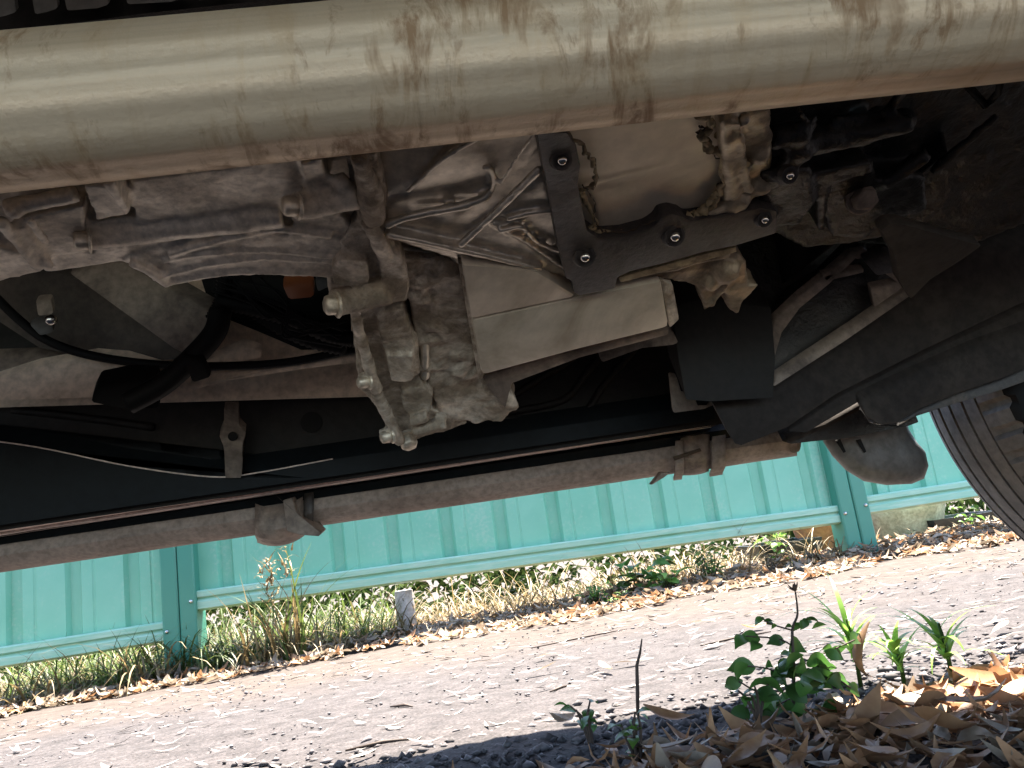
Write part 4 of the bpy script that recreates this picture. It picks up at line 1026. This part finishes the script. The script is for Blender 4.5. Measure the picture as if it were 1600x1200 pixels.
fr = panel('support_frame', [(1204, 520), (1240, 470), (1290, 440), (1330, 398), (1352, 392), (1360, 410), (1400, 400), (1415, 420), (1418, 452), (1330, 512), (1215, 590), (1200, 560)], 0, .02, M_engine, .004, Y=.62)
for pts in ([(1210, 500), (1250, 462), (1290, 430), (1330, 396), (1340, 402), (1296, 444), (1250, 482), (1222, 520), (1206, 575), (1200, 560)], [(1330, 396), (1352, 392), (1420, 440), (1410, 448), (1350, 404), (1338, 406)], [(1285, 430), (1350, 420), (1350, 426), (1290, 440)], [(1360, 450), (1410, 440), (1408, 452), (1366, 482)]):
    panel('frame_edge', pts, 0, .008, M_brownm, .0015, Y=.605)
panel('frame_bush', [(1350, 408), (1390, 396), (1412, 410), (1410, 425), (1370, 432)], 0, .012, M_brkt, .003, Y=.6)
# inner wing and liner filling the wheel arch
panel('wheel_arch_liner', [(1000, 300), (1640, 150), (1700, 640), (1450, 655), (1240, 685), (1110, 660)], 0, .02, M_rubber, 0, Y=.74) if False else None
bm = bmesh.new()
arcp = []
for k in range(15):
    a = R_(178) - R_(176)*k/14
    arcp.append((wc.x+.475*math.copysign(abs(math.cos(a))**.6, math.cos(a)), wc.z+.03+.415*abs(math.sin(a))**.6))
for k in range(14):
    (x0, z0), (x1, z1) = arcp[k], arcp[k+1]
    if max(z0, z1) < .25: continue
    vs_ = [bm.verts.new(p) for p in ((x0, .42, z0), (x0, .80, z0), (x1, .80, z1), (x1, .42, z1))]; bm.faces.new(vs_)
bmesh.ops.remove_doubles(bm, verts=bm.verts[:], dist=1e-4)
o = from_bm('wheel_arch_liner', bm, M_rubber, None, True); md = o.modifiers.new('s', 'SOLIDIFY'); md.thickness = .003; cp(o)
# grey moulded deflector hanging behind the tyre
def shell():
    bm = bmesh.new()
    outline = [(1288, 650), (1286, 690), (1300, 712), (1322, 735), (1350, 752), (1385, 758), (1425, 756), (1444, 748), (1451, 728), (1446, 706), (1432, 690), (1420, 670), (1412, 640), (1350, 636)]
    n = len(outline); rows = []
    cx = sum(p[0] for p in outline)/n; cy = sum(p[1] for p in outline)/n
    for s, dY in ((1, .03), (.99, .012), (.93, .003), (.80, -.003), (.5, -.007), (.2, -.008)):
        rows.append([bm.verts.new(PY(cx+(p[0]-cx)*s, cy+(p[1]-cy)*s, .745+dY)) for p in outline])
    for a, b in zip(rows, rows[1:]):
        for i in range(n): bm.faces.new((a[i], a[(i+1) % n], b[(i+1) % n], b[i]))
    bm.faces.new(rows[-1])
    back = [bm.verts.new(PY(cx+(p[0]-cx), cy+(p[1]-cy), .785)) for p in outline]
    for i in range(n): bm.faces.new((rows[0][i], rows[0][(i+1) % n], back[(i+1) % n], back[i]))
    bm.faces.new(back)
    return cp(auto(from_bm('mud_deflector', bm, M_grey), 60))
shell()
for a in (1306, 1338):
    panel('deflector_groove', [(a, 690), (a+8, 688), (a+16, 706), (a+12, 708)], 0, .002, M_rubber, .0004, Y=.7365)

# --- wheel
wheel = empty('wheel', (wc.x, .735, wc.z)); WS = .68; wheel.parent = car; wheel.matrix_parent_inverse = CI
RTy = .290; TWd = .19
M_tyre = dirty('dusty_tyre_rubber', (.11, .096, .087), (.07, .06, .053), .8, 0, 20, 140, .4, .65, .3, r2=.85)
# profile across the width: y from outer (+.095) to inner (-.095)
prof = []
def P_(y, r): prof.append((y, r))
P_(.070, .195); P_(.088, .22); P_(.095, .245); P_(.0955, .262); P_(.092, .276); P_(.084, .283)
def groove(yc, wd=.0045, dp=.0075):
    e = .0006; rr0 = RTy - .0035*(yc/.08)**2
    P_(yc+wd/2+e, rr0); P_(yc+wd/2, rr0-dp); P_(yc-wd/2, rr0-dp); P_(yc-wd/2-e, rr0)
P_(.078, .2855); groove(.068, .0025, .004); groove(.046); groove(.018); groove(-.012); groove(-.040, .003, .005)
ig = len(prof); P_(-.050, .2885); P_(-.060, .2875); P_(-.072, .286)
ie = len(prof); P_(-.084, .282); P_(-.092, .275); P_(-.0955, .262); P_(-.095, .245); P_(-.088, .22); P_(-.070, .195)
NS = 70*6
bm = bmesh.new(); rings = []
for j in range(NS):
    a = 2*math.pi*j/NS; ring = []
    k = j % 6
    for i, (y, r) in enumerate(prof):
        rr_ = r
        if k in (0, 1) and ig <= i < ie+1: rr_ -= .005
        sk = (y)*.12 if ig-2 <= i < ie+1 else 0
        ring.append(bm.verts.new((math.cos(a+sk)*rr_, y*WS, math.sin(a+sk)*rr_)))
    rings.append(ring)
# narrow the cut: pull ring 1 close to ring 0
for j in range(NS):
    ring = rings[j]; nx_ = rings[(j+1) % NS]
    for i in range(len(prof)-1): bm.faces.new((ring[i], ring[i+1], nx_[i+1], nx_[i]))
ty = auto(from_bm('tyre', bm, M_tyre, wheel), 30); ty.data.materials.append(M_rubber)
for f in ty.data.polygons:
    if f.center.y < -.087*WS: f.material_index = 1  # inner sidewall set black, its shade put into the colour
bm = bmesh.new(); pr = [(.070, .196), (.075, .202), (.06, .185), (.02, .175), (-.04, .175), (-.065, .185), (-.075, .202), (-.070, .196)]; rings = []
pr = pr + [(-.070, .18), (-.03, .168), (.03, .165), (.05, .09), (.05, .0005)]
for j in range(64):
    a = 2*math.pi*j/64; rings.append([bm.verts.new((math.cos(a)*r, y*WS, math.sin(a)*r)) for y, r in pr])
for j in range(64):
    for i in range(len(pr)-1): bm.faces.new((rings[j][i], rings[j][i+1], rings[(j+1) % 64][i+1], rings[(j+1) % 64][i]))
auto(from_bm('rim', bm, M_engine, wheel), 40)
bm = bmesh.new(); add_tube(bm, [(0, .02, 0), (0, -.01, 0)], .13, 40); add_tube(bm, [(0, .0, 0), (0, -.09, 0)], [.05, .04], 24); auto(from_bm('brake_disc', bm, M_brownm, wheel))
print('scene built')
